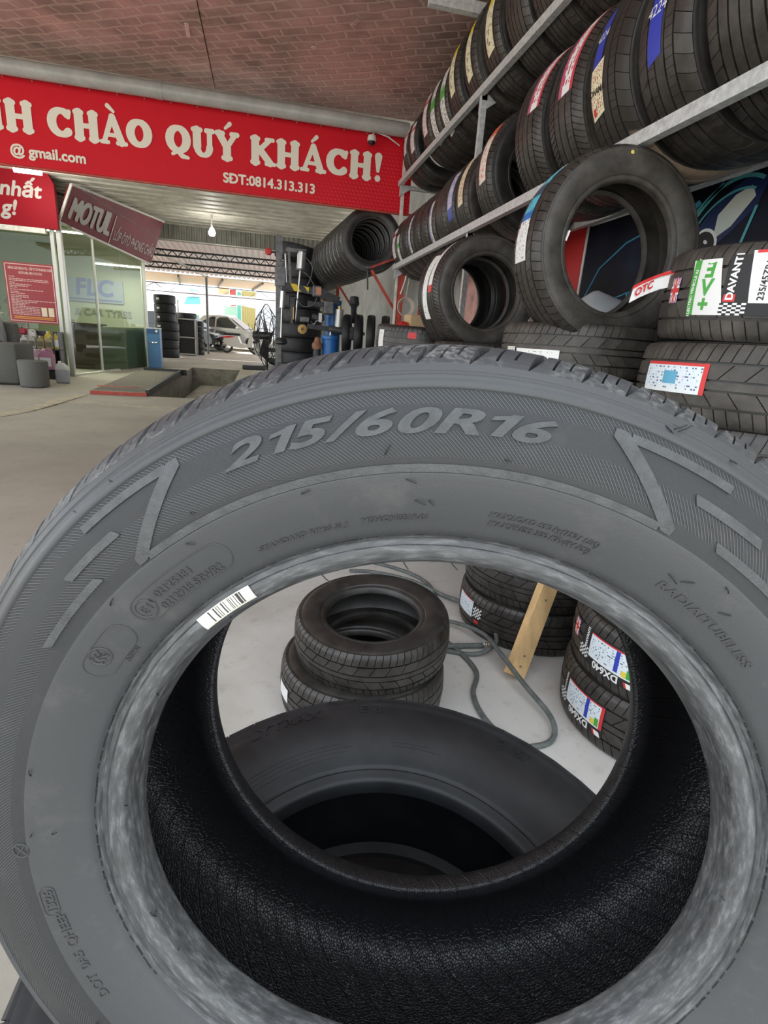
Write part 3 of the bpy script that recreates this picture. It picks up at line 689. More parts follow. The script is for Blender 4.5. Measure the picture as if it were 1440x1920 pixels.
def hero_mat(name, kind):
    mt = bpy.data.materials.new(name); mt.use_nodes = True; MATS[name] = mt
    t = NT(mt); b = t.n['Principled BSDF']; tc, r, th, z = polar(t)
    fine = t.node('ShaderNodeTexNoise', i_Vector=tc, i_Scale=900.0, i_Detail=2.0).outputs[0]
    blot = t.node('ShaderNodeTexNoise', i_Vector=tc, i_Scale=22.0, i_Detail=7.0, i_Roughness=.7).outputs[0]
    u = t.math('MULTIPLY', th, 1.0)
    if kind == 'side':
        g = t.math('MULTIPLY', t.math('SUBTRACT', .3056, r), 430.0)
        for ra, rb_, k_ in ((.298, .2845, 1150.0), (.2705, .2618, 1100.0)):   # lines bend nearly tangential in these two rings
            g = t.math('ADD', g, t.math('MULTIPLY', t.math('SUBTRACT', ra, t.math('MAXIMUM', rb_, t.math('MINIMUM', ra, r))), k_))
        ph = t.math('SUBTRACT', t.math('MULTIPLY', th, 760.0), g)
        wv = t.math('ABSOLUTE', t.math('SUBTRACT', t.math('FRACT', ph), .5))
        rdg = t.ramp(wv, [(.12, 0), (.30, 1)])
        mask = t.band(r, .2618, .3056)
        # dashed thin ridge
        dsh = t.math('MULTIPLY', t.band(r, .2572, .2580), t.math('GREATER_THAN', t.math('FRACT', t.math('MULTIPLY', th, 620.0)), .35))
        hgt = t.math('ADD', t.math('MULTIPLY', t.math('MULTIPLY', rdg, mask), .55), t.math('ADD', t.math('MULTIPLY', dsh, .6), t.math('MULTIPLY', fine, .10)))
        bp = t.node('ShaderNodeBump', i_Strength=1.0, i_Distance=.0014, i_Height=hgt); t.set(b.inputs['Normal'], bp.outputs[0])
        scuff = t.ramp(blot, [(.55, 0), (.78, 1)])
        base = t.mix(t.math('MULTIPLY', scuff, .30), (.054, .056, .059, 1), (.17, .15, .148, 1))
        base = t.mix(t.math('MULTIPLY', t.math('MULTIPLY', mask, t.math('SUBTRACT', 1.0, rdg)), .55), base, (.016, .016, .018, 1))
        t.set(b.inputs['Base Color'], base); t.set(b.inputs['Roughness'], t.ramp(blot, [(.3, .38), (.7, .52)])); b.inputs['Specular IOR Level'].default_value = .55
    elif kind == 'bead':
        vec = t.node('ShaderNodeCombineXYZ', i_0=t.math('MULTIPLY', th, 85.0), i_1=t.math('MULTIPLY', r, 330.0), i_2=t.math('MULTIPLY', z, 330.0)).outputs[0]
        stk = t.node('ShaderNodeTexNoise', i_Vector=vec, i_Scale=1.0, i_Detail=6.0, i_Roughness=.65).outputs[0]
        kn = t.math('MULTIPLY', t.band(r, .2165, .2205), t.math('GREATER_THAN', t.math('FRACT', t.math('MULTIPLY', th, 900.0)), .5))
        hgt = t.math('ADD', t.math('MULTIPLY', kn, .35), t.math('MULTIPLY', stk, .22))
        bp = t.node('ShaderNodeBump', i_Strength=.6, i_Distance=.0012, i_Height=hgt); t.set(b.inputs['Normal'], bp.outputs[0])
        t.set(b.inputs['Base Color'], t.ramp(stk, [(.36, (.055, .056, .058)), (.52, (.085, .087, .090)), (.68, (.17, .172, .175))]))
        t.set(b.inputs['Roughness'], t.ramp(stk, [(.3, .30), (.7, .50)])); b.inputs['Specular IOR Level'].default_value = .6
    elif kind == 'liner':
        vec = t.node('ShaderNodeCombineXYZ', i_0=t.math('MULTIPLY', th, 2 * pi * .30), i_1=z, i_2=t.math('MULTIPLY', r, .5)).outputs[0]
        vo = t.node('ShaderNodeTexVoronoi', i_Vector=vec, i_Scale=390.0, feature='DISTANCE_TO_EDGE').outputs[0]
        cell = t.ramp(vo, [(.0, 0), (.12, .8), (.3, 1)])
        ph = t.math('FRACT', t.math('ADD', t.math('MULTIPLY', th, 72.0), t.math('MULTIPLY', z, 34.0)))
        ridge = t.ramp(t.math('ABSOLUTE', t.math('SUBTRACT', ph, .5)), [(.03, 1), (.06, 0)])
        hgt = t.math('ADD', t.math('MULTIPLY', cell, .75), t.math('MULTIPLY', ridge, 3.0))
        bp = t.node('ShaderNodeBump', i_Strength=.5, i_Distance=.0011, i_Height=hgt); t.set(b.inputs['Normal'], bp.outputs[0])
        b.inputs['Base Color'].default_value = (.012, .012, .014, 1); b.inputs['Roughness'].default_value = .34; b.inputs['Specular IOR Level'].default_value = .5
    else:   # shoulder blocks with mould-release dust
        dust = t.ramp(blot, [(.46, 0), (.66, 1)])
        sp2 = t.node('ShaderNodeTexNoise', i_Vector=tc, i_Scale=260.0, i_Detail=5.0).outputs[0]
        dm = t.math('MULTIPLY', dust, t.ramp(sp2, [(.44, 0), (.62, 1)]))
        t.set(b.inputs['Base Color'], t.mix(t.math('MULTIPLY', dm, .7), (.048, .049, .053, 1), (.30, .295, .28, 1)))
        b.inputs['Roughness'].default_value = .52; b.inputs['Specular IOR Level'].default_value = .5
        bp = t.node('ShaderNodeBump', i_Strength=.35, i_Distance=.0006, i_Height=sp2); t.set(b.inputs['Normal'], bp.outputs[0])
for k in ('side', 'bead', 'liner', 'block'): hero_mat('hero_' + k, k)
mat('hero_raised', (.054, .056, .058), rough=.45, spec=.55, var=.18, vscale=120, bump=.3, bscale=700)
hero = thing('tire', 'huge foreground car tire marked 215/60R16 standing upright facing the camera', 'tire', M=HM); hero['W'] = .21; hero['R'] = .335
NS = 288
prof = []; r = .2225
while r < .3195: prof.append((r, HP(r))); r += .00075
prof.append((.3195, .0965))
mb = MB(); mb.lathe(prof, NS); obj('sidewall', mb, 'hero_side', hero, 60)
mb = MB(); mb.lathe([(.2225, .0935), (.2212, .0922), (.2206, .0908), (.2200, .0912), (.2170, .0920), (.2163, .0911), (.2155, .0918), (.2120, .0915), (.2090, .0905), (.2065, .0888), (.2048, .0865), (.2036, .0835), (.2022, .078), (.2012, .072), (.2006, .0675), (.2015, .0655), (.2040, .0650)], NS); obj('bead', mb, 'hero_bead', hero, 50)
lin = catmull([(.2040, .0650), (.210, .0655), (.218, .0690), (.230, .0790), (.245, .0885), (.262, .0945), (.280, .0945), (.297, .0885), (.309, .0760), (.3165, .0560), (.3195, .030), (.3205, 0)], 6)
lin = lin + [(r, -a) for r, a in lin[-2::-1]]
mb = MB(); mb.lathe(lin, NS); obj('inner_liner', mb, 'hero_liner', hero, 70)
mb = MB(); mb.lathe([(.2040, -.0650), (.2015, -.0655), (.2006, -.0675), (.2022, -.078), (.2048, -.0865), (.2090, -.0905), (.2155, -.0918), (.2225, -.0935)], NS)
obj('far_bead', mb, 'hero_liner', hero, 60)
mb = MB(); mb.lathe([(r, -a) for r, a in catmull(KEY, 3)], 144); obj('far_sidewall', mb, 'hero_side', hero, 60)
CR = interp([(0, .335), (.03, .3342), (.05, .3330), (.065, .3318), (.076, .3302), (.084, .3278), (.090, .3245), (.0935, .3222), (.0965, .3197), (.2, .3197)])
mb = MB(); mb.lathe([(.3195, .0965), (.3145, .0940), (.3125, .085), (.3165, .06), (.3215, .05), (.3255, 0), (.3205, -.06), (.3165, -.085), (.3150, -.0942), (.3195, -.0965)], 144); obj('tread_base', mb, 'rubber', hero, 60)
# shoulder blocks, one object per pitch (two sipes in each)
TH = [-51.93, -45.38, -40.07, -35.72, -30.76, -24.95, -19.25, -14.02, -9.78, -5.42, -.29, 5.37, 10.55, 14.94, 20.02, 24.47, 29.2]
rest = 360 - (TH[-1] - TH[0]); nr = round(rest / 5.15)
TH = TH + [TH[-1] + rest * (i + 1) / nr for i in range(nr)]
stn = [.0565, .062, .069, .076, .0815, .0865, .0905, .0935, .0967]
for i in range(len(TH) - 1):
    t0, t1 = TH[i], TH[i + 1]; mb = MB(); q = len(stn) + 2
    cols = [(.20, 0), (.40, 0), (.402, 1), (.447, 1), (.449, 0), (.685, 0), (.687, 1), (.732, 1), (.734, 0), (.998, 0)]
    for f, s_ in cols:
        for j in range(-1, len(stn) + 1):
            a = stn[max(0, min(len(stn) - 1, j))]; rr = CR(a)
            if j == -1: rr -= .016
            elif j == len(stn): rr -= .0045
            elif s_ and a < (.092 if f < .5 else .0885): rr -= .009
            # grooves run out towards the sidewall
            fr = f
            if f == .20: fr = .20 if a < .09 else .20 - .17 * min(1, (a - .09) / .0067)
            tt = rad(t0 + (t1 - t0) * fr) + 1.15 * (.0965 - a)
            mb.v.append((rr * math.sin(tt), rr * math.cos(tt), a))
    for c in range(len(cols) - 1):
        for j in range(q - 1): mb.f.append((c * q + j, c * q + j + 1, (c + 1) * q + j + 1, (c + 1) * q + j))
    mb.f.append(tuple(range(q))); mb.f.append(tuple((len(cols) - 1) * q + j for j in range(q))[::-1])
    mb.mi = [0] * len(mb.f); obj('tread_block', mb, 'hero_block', hero)
for u0, u1, k in ((.018, .0505, 70), (-.0145, .0125, 1), (-.0505, -.020, 70), (-.0967, -.0565, 70)):
    mb = MB(); n = 280; As = [u0 + (u1 - u0) * j / 5 for j in range(6)]
    for i in range(n):
        for j in range(-1, 7):
            a = As[max(0, min(5, j))]; rr = CR(abs(a)) - (.009 if j in (-1, 6) else (.006 if (k > 1 and i % 4 == 3) else 0)); tt = 2 * pi * i / n + (2.0 if a > 0 else -2.0) * a
            mb.v.append((rr * math.sin(tt), rr * math.cos(tt), a))
    for i in range(n):
        for j in range(7): mb.f.append((i * 8 + j, i * 8 + j + 1, (i + 1) % n * 8 + j + 1, (i + 1) % n * 8 + j))
    mb.mi = [0] * len(mb.f); obj('tread_rib', mb, 'hero_block', hero)
# raised size marking, bars and chevrons
def size_geo(body, s=.0178, kx=2.28, sh=.36):
    V = []; F = []; x = 0.0
    for ch in body:
        if ch == '1': vs, fs = [Vector(p + (0,)) for p in ((.14, 0), (.30, 0), (.30, .69), (.17, .69), (.14, .64), (-.03, .57), (-.03, .45), (.14, .50))], [(0, 1, 2, 3, 4, 7), (4, 5, 6, 7)]
        else: vs, fs = text_geo(ch, 1.0, .032)
        x0 = min(v.x for v in vs); x1 = max(v.x for v in vs); o = len(V)
        V += [Vector(((x + v.x - x0) * s * kx + sh * v.y * s * kx, v.y * s, 0)) for v in vs]; F += [tuple(i + o for i in f) for f in fs]; x += (x1 - x0) + (.06 if ch not in '/R' else (.01 if ch == '/' else -.06))
    c = (max(v.x for v in V) + min(v.x for v in V)) / 2
    return [v - Vector((c, 0, 0)) for v in V], F
SIZE_GEO = size_geo('215/60R16')
sz = face_text('size_lettering', hero, HP, SIZE_GEO, -9.0, .2835, 1.0, 'hero_raised', h=.0012, maxlen=.004); sz['label'] = 'raised tire size 215/60R16'
def band(r0, r1, a, c, n=40, e0=0.0, e1=0.0):   # e: slanted ends
    return [(r0, r1, a + (c - a) * i / n) for i in range(n + 1)]
def diag(r0, th0, r1, th1, wth, n=16):
    """slanted stroke as thin radial slices"""
    seg = []; hi = max(r0, r1); lo = min(r0, r1)
    for i in range(n + 1):
        f = i / n; th = th0 + (th1 - th0) * f; rc = r0 + (r1 - r0) * f
        seg.append((max(lo, rc - wth), min(hi, rc + wth), th))
    return seg
face_poly('sidewall_mark', hero, HP, [band(.2622, .2667, -40.9, 23.6, 80), diag(.2632, -42.6, .3024, -31.6, .0046), band(.2967, .3024, -45.5, -33.0)[:0] or band(.2977, .3024, -45.5, -33.2, 20)], 'hero_raised', .0009)
face_poly('sidewall_mark', hero, HP, [diag(.3024, 14.8, .2632, 25.3, .0046), band(.2977, .3024, 16.6, 28.2, 20)], 'hero_raised', .0009)
for r0, r1, a, c in ((.2838, .2888, -51.2, -42.0), (.2712, .2760, -60.4, -47.6), (.2838, .2888, 25.2, 34.4), (.2690, .2738, 30.2, 41.0)):
    face_poly('sidewall_mark', hero, HP, [[(r0 + (.004 if i == 0 else 0), r1, a + (c - a) * i / 16) for i in range(16)] + [(r0, r1 - .004, c)]], 'hero_raised', .0009)
mat('hero_text', (.050, .050, .052), rough=.42, spec=.55)
for body, th, r0, s_, sh, sx in (('STANDARD RIM:6 ½ J', -21.8, .2335, .0042, .25, 1.35), ('MBH:QHBE1P-01', -8.4, .2340, .0046, 0, 1.15), ('MAX.LOAD 690 kg(1521 LBS)', 11.6, .2392, .0044, .3, 1.15), ('MAX.PRESS 300 KPa(44 PSI)', 11.4, .2338, .0044, .3, 1.15),
        ('RADIAL', 33.0, .2365, .0062, .1, 1.7), ('TUBELESS', 41.8, .2365, .0062, .1, 1.55), ('02125384', -41.3, .2425, .0068, 0, 1.05), ('0212918 S2WR2', -39.8, .2345, .0068, 0, 1.0),
        ('1326', -102.6, .2520, .0085, 0, 1.1), ('QHEEP', -108.2, .2490, .0085, 0, 1.15), ('0A5', -114.4, .2490, .0085, 0, 1.15), ('DOT', -119.8, .2490, .0085, 0, 1.15), ('E4', -47.1, .2400, .0075, 0, 1.0), ('A093662', -55.2, .2300, .0038, 0, .9)):
    face_text('small_lettering', hero, HP, body, th, r0, s_, 'hero_text', h=.0007, bold=.00012, shear=sh, sx=sx)
def face_curve(name, pts, rr, mt_='hero_text'):
    mb = MB(); mb.tube([(r * math.sin(rad(a)), r * math.cos(rad(a)), HP(r) + .0002) for r, a in pts], rr, 6); return obj(name, mb, mt_, hero)
def circ_pts(r, th, rad_, n=28, a0=0, a1=360): return [(r + rad_ * math.cos(rad(a0 + (a1 - a0) * i / n)), th + math.degrees(rad_ * math.sin(rad(a0 + (a1 - a0) * i / n)) / r)) for i in range(n + 1)]
face_curve('emblem_ring', circ_pts(.2428, -47.1, .0062), .0006)
def pill(r0, r1, a0, a1):
    rm = (r0 + r1) / 2; h = (r1 - r0) / 2; o = []
    o += [(r1, a0 + (a1 - a0) * i / 12) for i in range(13)]
    o += [(rm + h * math.cos(rad(k)), a1 + math.degrees(h * math.sin(rad(k)) / rm)) for k in range(15, 180, 15)]
    o += [(r0, a1 + (a0 - a1) * i / 12) for i in range(13)]
    o += [(rm + h * math.cos(rad(k)), a0 + math.degrees(h * math.sin(rad(k)) / rm)) for k in range(195, 360, 15)]
    return o + [o[0]]
face_curve('outline_box', pill(.2335, .2515, -47.0, -34.0), .0004); face_curve('outline_box', pill(.2335, .2520, -59.0, -53.5), .0004)
face_curve('outline_box', pill(.2505, .2600, -104.2, -101.0), .0004)
for k in range(3): face_curve('emblem_arc', circ_pts(.2452 , -58.1 + k * .75, .0035, 10, 200, 340), .0007)
face_curve('emblem_ring', circ_pts(.2452, -57.6, .0062), .0006)
face_curve('emblem_ring', circ_pts(.2660, -93.2, .0052), .0006); face_curve('emblem_arc', [(.2620, -94.0), (.2700, -92.4)], .0006); face_curve('emblem_arc', [(.2690, -94.0), (.2632, -92.4)], .0006)
# barcode sticker on the bead
mt = bpy.data.materials.new('barcode'); mt.use_nodes = True; MATS['barcode'] = mt
t = NT(mt); b = t.n['Principled BSDF']; b.inputs['Roughness'].default_value = .4; tc, r, th, z = polar(t)
bar = t.node('ShaderNodeTexNoise', i_Vector=t.node('ShaderNodeCombineXYZ', i_0=t.math('FLOOR', t.math('MULTIPLY', th, 2600.0)), i_1=0.0, i_2=0.0).outputs[0], i_Scale=13.7, i_Detail=0.0).outputs[0]
mk = t.math('MULTIPLY', t.math('GREATER_THAN', bar, .5), t.band(th, -43.0 / 360, -35.4 / 360))
mk = t.math('MULTIPLY', mk, t.band(r, .2090, .2168))
t.set(b.inputs['Base Color'], t.mix(mk, (.72, .70, .62, 1), (.05, .05, .05, 1)))
mb = MB(); n = 24
for i in range(n + 1):
    a = rad(-44.6 + 10.9 * i / n)
    for r_, z_ in ((.2175, .0929), (.2150, .0925), (.2120, .0923), (.2095, .0916), (.2080, .0906)): mb.v.append((r_ * math.sin(a), r_ * math.cos(a), z_))
for i in range(n):
    for j in range(4): mb.f.append((i * 5 + j, i * 5 + j + 1, (i + 1) * 5 + j + 1, (i + 1) * 5 + j))
mb.mi = [0] * len(mb.f); bs = obj('barcode_sticker', mb, 'barcode', hero); bs['label'] = 'cream barcode sticker on the bead'
# rubber vent hairs and ragged flash along the bead
mb = MB()
for i in range(60):
    a = R_.uniform(-130, 130); zone = R_.choice((0, 0, 1, 2))
    rr, zz = ((R_.choice((.2585, .246, .272)), None), (.2045, .0865), (.3130, None))[zone]
    zz = HP(rr) if zz is None else zz; ln = R_.uniform(.003, .0075); d = rad(R_.uniform(-60, 60))
    p = Vector((rr * math.sin(rad(a)), rr * math.cos(rad(a)), zz)); rd = Vector((math.sin(rad(a)), math.cos(rad(a)), 0)); tg = Vector((math.cos(rad(a)), -math.sin(rad(a)), 0))
    e = p + (tg * math.cos(d) + rd * math.sin(d) * (1 if zone != 1 else -1)) * ln + Vector((0, 0, .0015)); mb.tube([p, (p + e) / 2 + Vector((0, 0, .001)), e], .00038, 5)
vh = obj('vent_hairs', mb, 'black_print', hero); vh['kind'] = 'stuff'
mb = MB(); a = -125
while a < 125:
    rr = .2226 + R_.uniform(0, .0007); L = R_.uniform(.5, 3)
    mb.tube([(rr * math.sin(rad(a + L * k / 3)), rr * math.cos(rad(a + L * k / 3)), .0942 + R_.uniform(0, .0006)) for k in range(4)], R_.uniform(.00025, .0006), 5); a += L + R_.uniform(0, 1.2)
fl_ = obj('rubber_flash', mb, 'black_print', hero); fl_['kind'] = 'stuff'
# tread caked with dry tan mud on the part that sat on the ground
mt = bpy.data.materials.new('rubber_muddy'); mt.use_nodes = True; MATS['rubber_muddy'] = mt
t = NT(mt); b = t.n['Principled BSDF']; tc = t.node('ShaderNodeTexCoord').outputs['Object']; sp = t.node('ShaderNodeSeparateXYZ', i_0=tc)
nz = t.node('ShaderNodeTexNoise', i_Vector=tc, i_Scale=18.0, i_Detail=5.0).outputs[0]
md = t.math('MULTIPLY', t.ramp(t.math('SUBTRACT', t.math('MULTIPLY', nz, .12), sp.outputs[1]), [(.30, 0), (.35, 1)]), t.math('GREATER_THAN', sp.outputs[2], .03))
t.set(b.inputs['Base Color'], t.mix(md, (.022, .019, .016, 1), (.34, .26, .19, 1))); b.inputs['Roughness'].default_value = .5
# ---------------------------------------------------------------- steel tire rack on the right
rk = thing('tire_rack', 'two-level galvanised steel tire rack along the right wall', 'rack', (1.3, 5.98, 0))
def rp(name, a, b, w_, h, m='galvanised'):
    mb = MB(); o = Vector((1.3, 5.98, 0)); mb.bar(Vector(a) - o, Vector(b) - o, w_, h); return obj(name, mb, m, rk)
for z in (2.0, 2.77):
    for x in (1.3, 1.82): rp('rail', (x, .9, z), (x, 5.98, z), .035, .045)
    for y in (1.0, 3.78, 5.96): rp('cross_bar', (1.3, y, z - .03), (1.82, y, z - .03), .035, .035)
for y in (1.0, 3.78):
    for x in (1.3, 1.82): rp('post', (x + .02, y, 0), (x + .02, y, 3.34), .035, .035)
rp('post', (1.335, 5.98, 1.99), (1.335, 5.98, 3.3), .03, .03, 'white_paint'); rp('post', (1.82, 5.98, 0), (1.82, 5.98, 3.3), .035, .035)
rp('post_base', (1.335, 5.98, 0), (1.335, 5.98, 1.99), .02, .03, 'white_paint'); rp('post_base', (1.385, 5.98, 0), (1.385, 5.98, 1.985), .06, .03, 'red_paint')
rp('post_base', (1.62, 5.98, 0), (1.62, 5.98, 1.985), .05, .03, 'red_paint')
for z in (2.0, 2.77):
    for y in (3.78, 5.96):
        mb = MB(); mb.prism([(0, 0), (.10, 0), (0, -.07)], 1, y - 5.98 - .02, y - 5.98 + .02); g = obj('gusset', mb, 'galvanised', rk); g.location.z = z - .045
mb = MB(); mb.bar((.95, 3.9, 3.235), (1.34, 3.9, 3.235), .05, .06); tag(obj('roof_beam', mb, 'galvanised'), 'short grey steel beam under the roof above the upper tires', 'beam')
ORD = ['first', 'second', 'third', 'fourth', 'fifth', 'sixth', 'seventh', 'eighth', 'ninth', 'tenth', 'eleventh', 'twelfth', 'thirteenth', 'fourteenth', 'fifteenth', 'sixteenth', 'seventeenth']
LOW = [  # Y, R, rb, W, tread, label(material, th0, th1, a0, a1), description
    (5.87, .315, .19, .20, 'touring', ('lab_redwhite', -112, -62, .0, .05), 'tire with pinkish label next to the banner post'),
    (5.645, .315, .19, .205, 'touring', ('lab_green', -124, -80, -.02, .03), 'dark tire with white and green label'),
    (5.42, .315, .19, .20, 'four_groove', None, None), (5.20, .315, .19, .20, 'four_groove', ('lab_bluewhite', -118, -62, -.02, .03), 'tire with faded blue and white label'),
    (4.975, .315, .19, .20, 'touring', None, None), (4.75, .315, .19, .20, 'touring', None, None),
    (4.53, .315, .19, .20, 'touring', ('lab_bluewhite', -125, -65, -.02, .03), 'tire with long blue and white label'), (4.29, .325, .2028, .205, 'four_groove', None, None),
    (4.055, .325, .2028, .205, 'four_groove', ('lab_blue', -112, -58, .005, .06), 'tire with narrow blue label'),
    (3.82, .325, .2028, .21, 'four_groove', ('lab_cream', -100, -45, -.015, .035), 'tire with cream and red patterned label'),
    (3.40, .345, .2028, .235, 'touring', ('lab_orange', -98, -46, -.01, .045), 'tire with orange-tipped label and open side showing'),
    (2.80, .37, .2155, .265, 'directional', ('lab_pink', -84, -18, .01, .10), 'big tire with tall pink and white label'),
    (2.455, .37, .2155, .265, 'directional', ('lab_pink', -88, -16, -.03, .065), 'big tire with wide pink and white label'),
    (2.125, .37, .2155, .265, 'wide_block', ('blue2', 0, 0, 0, 0), 'big tire with blue tape above a cream label'),
    (1.835, .37, .2155, .265, 'wide_block', ('blue3', 0, 0, 0, 0), 'big tire with blue tape below a cream label'),
    (1.545, .37, .2155, .265, 'four_groove', None, 'big ribbed tire nearest the right edge of the photo'), (1.25, .37, .2155, .265, 'four_groove', None, None)]
def rack_row(rows, zr, where):
    G = 'tires on the ' + where + ' rack shelf'
    for i, (Y, R, rb, W, tr, lab, desc) in enumerate(rows):
        p = on_rack(Y, zr=zr, R=R)
        M = Matrix.Rotation(rad(R_.uniform(-2.5, 2.5)), 4, 'Z') @ AX_Y @ Matrix.Rotation(R_.uniform(0, .09), 4, 'Z')
        nm = (desc + ' on the ' + where + ' rack shelf') if desc else f'black tire, {ORD[i]} from the banner end of the {where} rack shelf'
        tt = tyre(nm, p, R, rb, W, tr, M, G, m1='rubber_dusty' if (i % 3 == 0) else 'rubber', m2='rubber_muddy' if (lab and lab[0] == 'blue2') else 'rubber_tread')
        if lab:
            k, a, c, a0, a1 = lab
            if k == 'blue2':
                patch('tape', tt, R, -88, -62, -.09, -.03, 'blue_print', skew=.05); lb = patch('label', tt, R, -114, -88, -.095, -.01, 'lab_cream', skew=.05)
                tread_text('handwriting', tt, R, W, '4224', -74, -.06, .040, 'white_print', rot=90)
                tread_text('print', tt, R, W, 'YOKOHAMA', -101, -.078, .028, 'black_print', rot=90, bold=.001); patch('print', tt, R, -113, -109, -.085, -.065, 'red_print', .002)
            elif k == 'blue3':
                patch('tape', tt, R, -104, -73, -.055, .012, 'blue_print', skew=.05); patch('label', tt, R, -72, -40, -.06, .03, 'lab_cream', skew=.05)
                tread_text('handwriting', tt, R, W, '4224', -83, -.022, .046, 'white_print', rot=90)
                tread_text('print', tt, R, W, 'YOKOHAMA', -58, -.042, .028, 'black_print', rot=90, bold=.001); patch('print', tt, R, -74, -69, -.05, -.03, 'red_print', .002)
            else: dd = 0 if k == 'lab_pink' else .016; patch('label', tt, R, a, c, a0 - dd, a1 + dd, k, skew=.04)
rack_row(LOW, 2.0, 'lower')
UP = [(5.62, .32, .19, .20, 'touring', ('lab_redwhite', -100, -62, .02, .06), 'tire with pale red label beside the drain pipe end'), (5.39, .32, .2028, .20, 'touring', ('lab_redwhite', -108, -68, .02, .07), 'tire with open side showing and pale red label'),
      (4.93, .33, .2028, .21, 'touring', ('lab_redwhite', -108, -58, -.02, .04), 'tire with red-banded white label'), (4.70, .33, .2028, .21, 'touring', ('lab_green', -132, -58, -.03, .03), 'tire with long white and green label beside the red-banded one'),
      (4.46, .33, .2028, .21, 'touring', ('lab_green', -136, -62, -.01, .05), 'tire with long white and green label beside the yellow ones'), (4.19, .345, .2028, .23, 'touring', ('lab_yellow', -112, -66, -.03, .03), 'first of the yellow-topped label tires'),
      (3.86, .345, .2028, .25, 'touring', ('lab_yellow', -112, -64, -.03, .035), 'middle of the yellow-topped label tires'), (3.53, .345, .2028, .25, 'touring', ('lab_yellow', -112, -66, -.03, .04), 'nearest of the yellow-topped label tires'),
      (3.22, .345, .2028, .25, 'four_groove', None, None), (2.93, .345, .2028, .25, 'four_groove', None, None), (2.64, .345, .2028, .25, 'touring', None, None), (2.36, .345, .2028, .25, 'four_groove', None, None)]
rack_row(UP, 2.77, 'upper')
# brown worn tire hanging between the shelves, behind the lower row
# ---------------------------------------------------------------- stacks
def tilt(nx, ny, spin=0.0):
    n = Vector((nx, ny, 1)).normalized(); return Vector((0, 0, 1)).rotation_difference(n).to_matrix().to_4x4() @ Matrix.Rotation(spin, 4, 'Z')
RD_, RR, RW = .347, .2413, .226
names2 = ['bottom', 'second', 'third', 'fourth', 'fifth', 'sixth', 'topmost']
xs2 = [1.40, 1.41, 1.43, 1.45, 1.46, 1.47, 1.50]
def flag(parent, R, W, th, a, s, upside=False):
    """small union flag sticker"""
    f = patch('flag_sticker', parent, R, th - s * 60, th + s * 60, a - s * .55, a + s * .55, 'blue_print', .0016, n=6)
    def bar_(pts, m, lift):
        mb = MB()
        for (x0, y0, x1, y1, wd) in pts:
            d = Vector((x1 - x0, y1 - y0)); d.normalize(); nn = Vector((-d.y, d.x)) * wd / 2
            q = []
            for k in range(9):
                x = x0 + (x1 - x0) * k / 8; y = y0 + (y1 - y0) * k / 8
                for sg in (-1, 1):
                    X = max(-1, min(1, x + nn.x * sg)); Y = max(-1, min(1, y + nn.y * sg))
                    t_ = rad(th - X * s * 60); aa = a + Y * s * .55; r_ = crown(aa, R, W) + lift; q.append((r_ * math.sin(t_), r_ * math.cos(t_), aa))
            mb.add(q, [(2 * k, 2 * k + 1, 2 * k + 3, 2 * k + 2) for k in range(8)])
        obj('print', mb, m, f)
    bar_([(-1, -1, 1, 1, .45), (-1, 1, 1, -1, .45), (-1, 0, 1, 0, .7), (0, -1, 0, 1, .7)], 'white_print', .0021); bar_([(-1, -1, 1, 1, .16), (-1, 1, 1, -1, .16), (-1, 0, 1, 0, .36), (0, -1, 0, 1, .36)], 'red_print', .0025)
mt = bpy.data.materials.new('checker'); mt.use_nodes = True; MATS['checker'] = mt
t = NT(mt); uvn = t.node('ShaderNodeUVMap'); ck = t.node('ShaderNodeTexChecker', i_Vector=uvn.outputs[0], i_Scale=6.0, i_Color1=(.8, .8, .8, 1), i_Color2=(.01, .01, .01, 1)); t.set(t.n['Principled BSDF'].inputs['Base Color'], ck.outputs[0])
def davanti(parent, R, W, th, up, evlabel=False):
    """white data label on black film with chequers, model number and brand dot; up=+1 reads up"""
    patch('film', parent, R, th - 19, th + 20, -.062, .062, 'black_print', .0012)
    lb = patch('label', parent, R, th - 17, th + 12, -.030, .055, 'lab_data', .0018)
    patch('checker_print', parent, R, th + 12.5, th + 21, -.050, -.008, 'checker', .0017)
    tread_text('model_print', parent, R, W, 'DX640', th - 1, -.047, .036, 'white_print', rot=180, bold=.0012)
    for c_, m_, dx in ((0, 'red_print', 0), (0, 'white_print', 2.2)):
        patch('brand_dot', parent, R, th - 16.5 - dx * .6, th - 14 - dx * .6 + 1, -.058, -.040, m_, .0018 + dx * .0001, skew=.02)
    patch('blue_print', parent, R, th - 8.5, th - 6, -.022, .05, 'blue_print', .0021)
    patch('energy_bar', parent, R, th - 16, th - 13.5, -.025, .005, 'green_print', .0021); patch('energy_bar', parent, R, th - 13.3, th - 11, -.025, -.005, 'yellow_paint', .0021)
    tread_text('brand_print', parent, R, W, 'DAVANTI', th + 15.2, .028, .016, 'white_print', rot=90, bold=.0006)
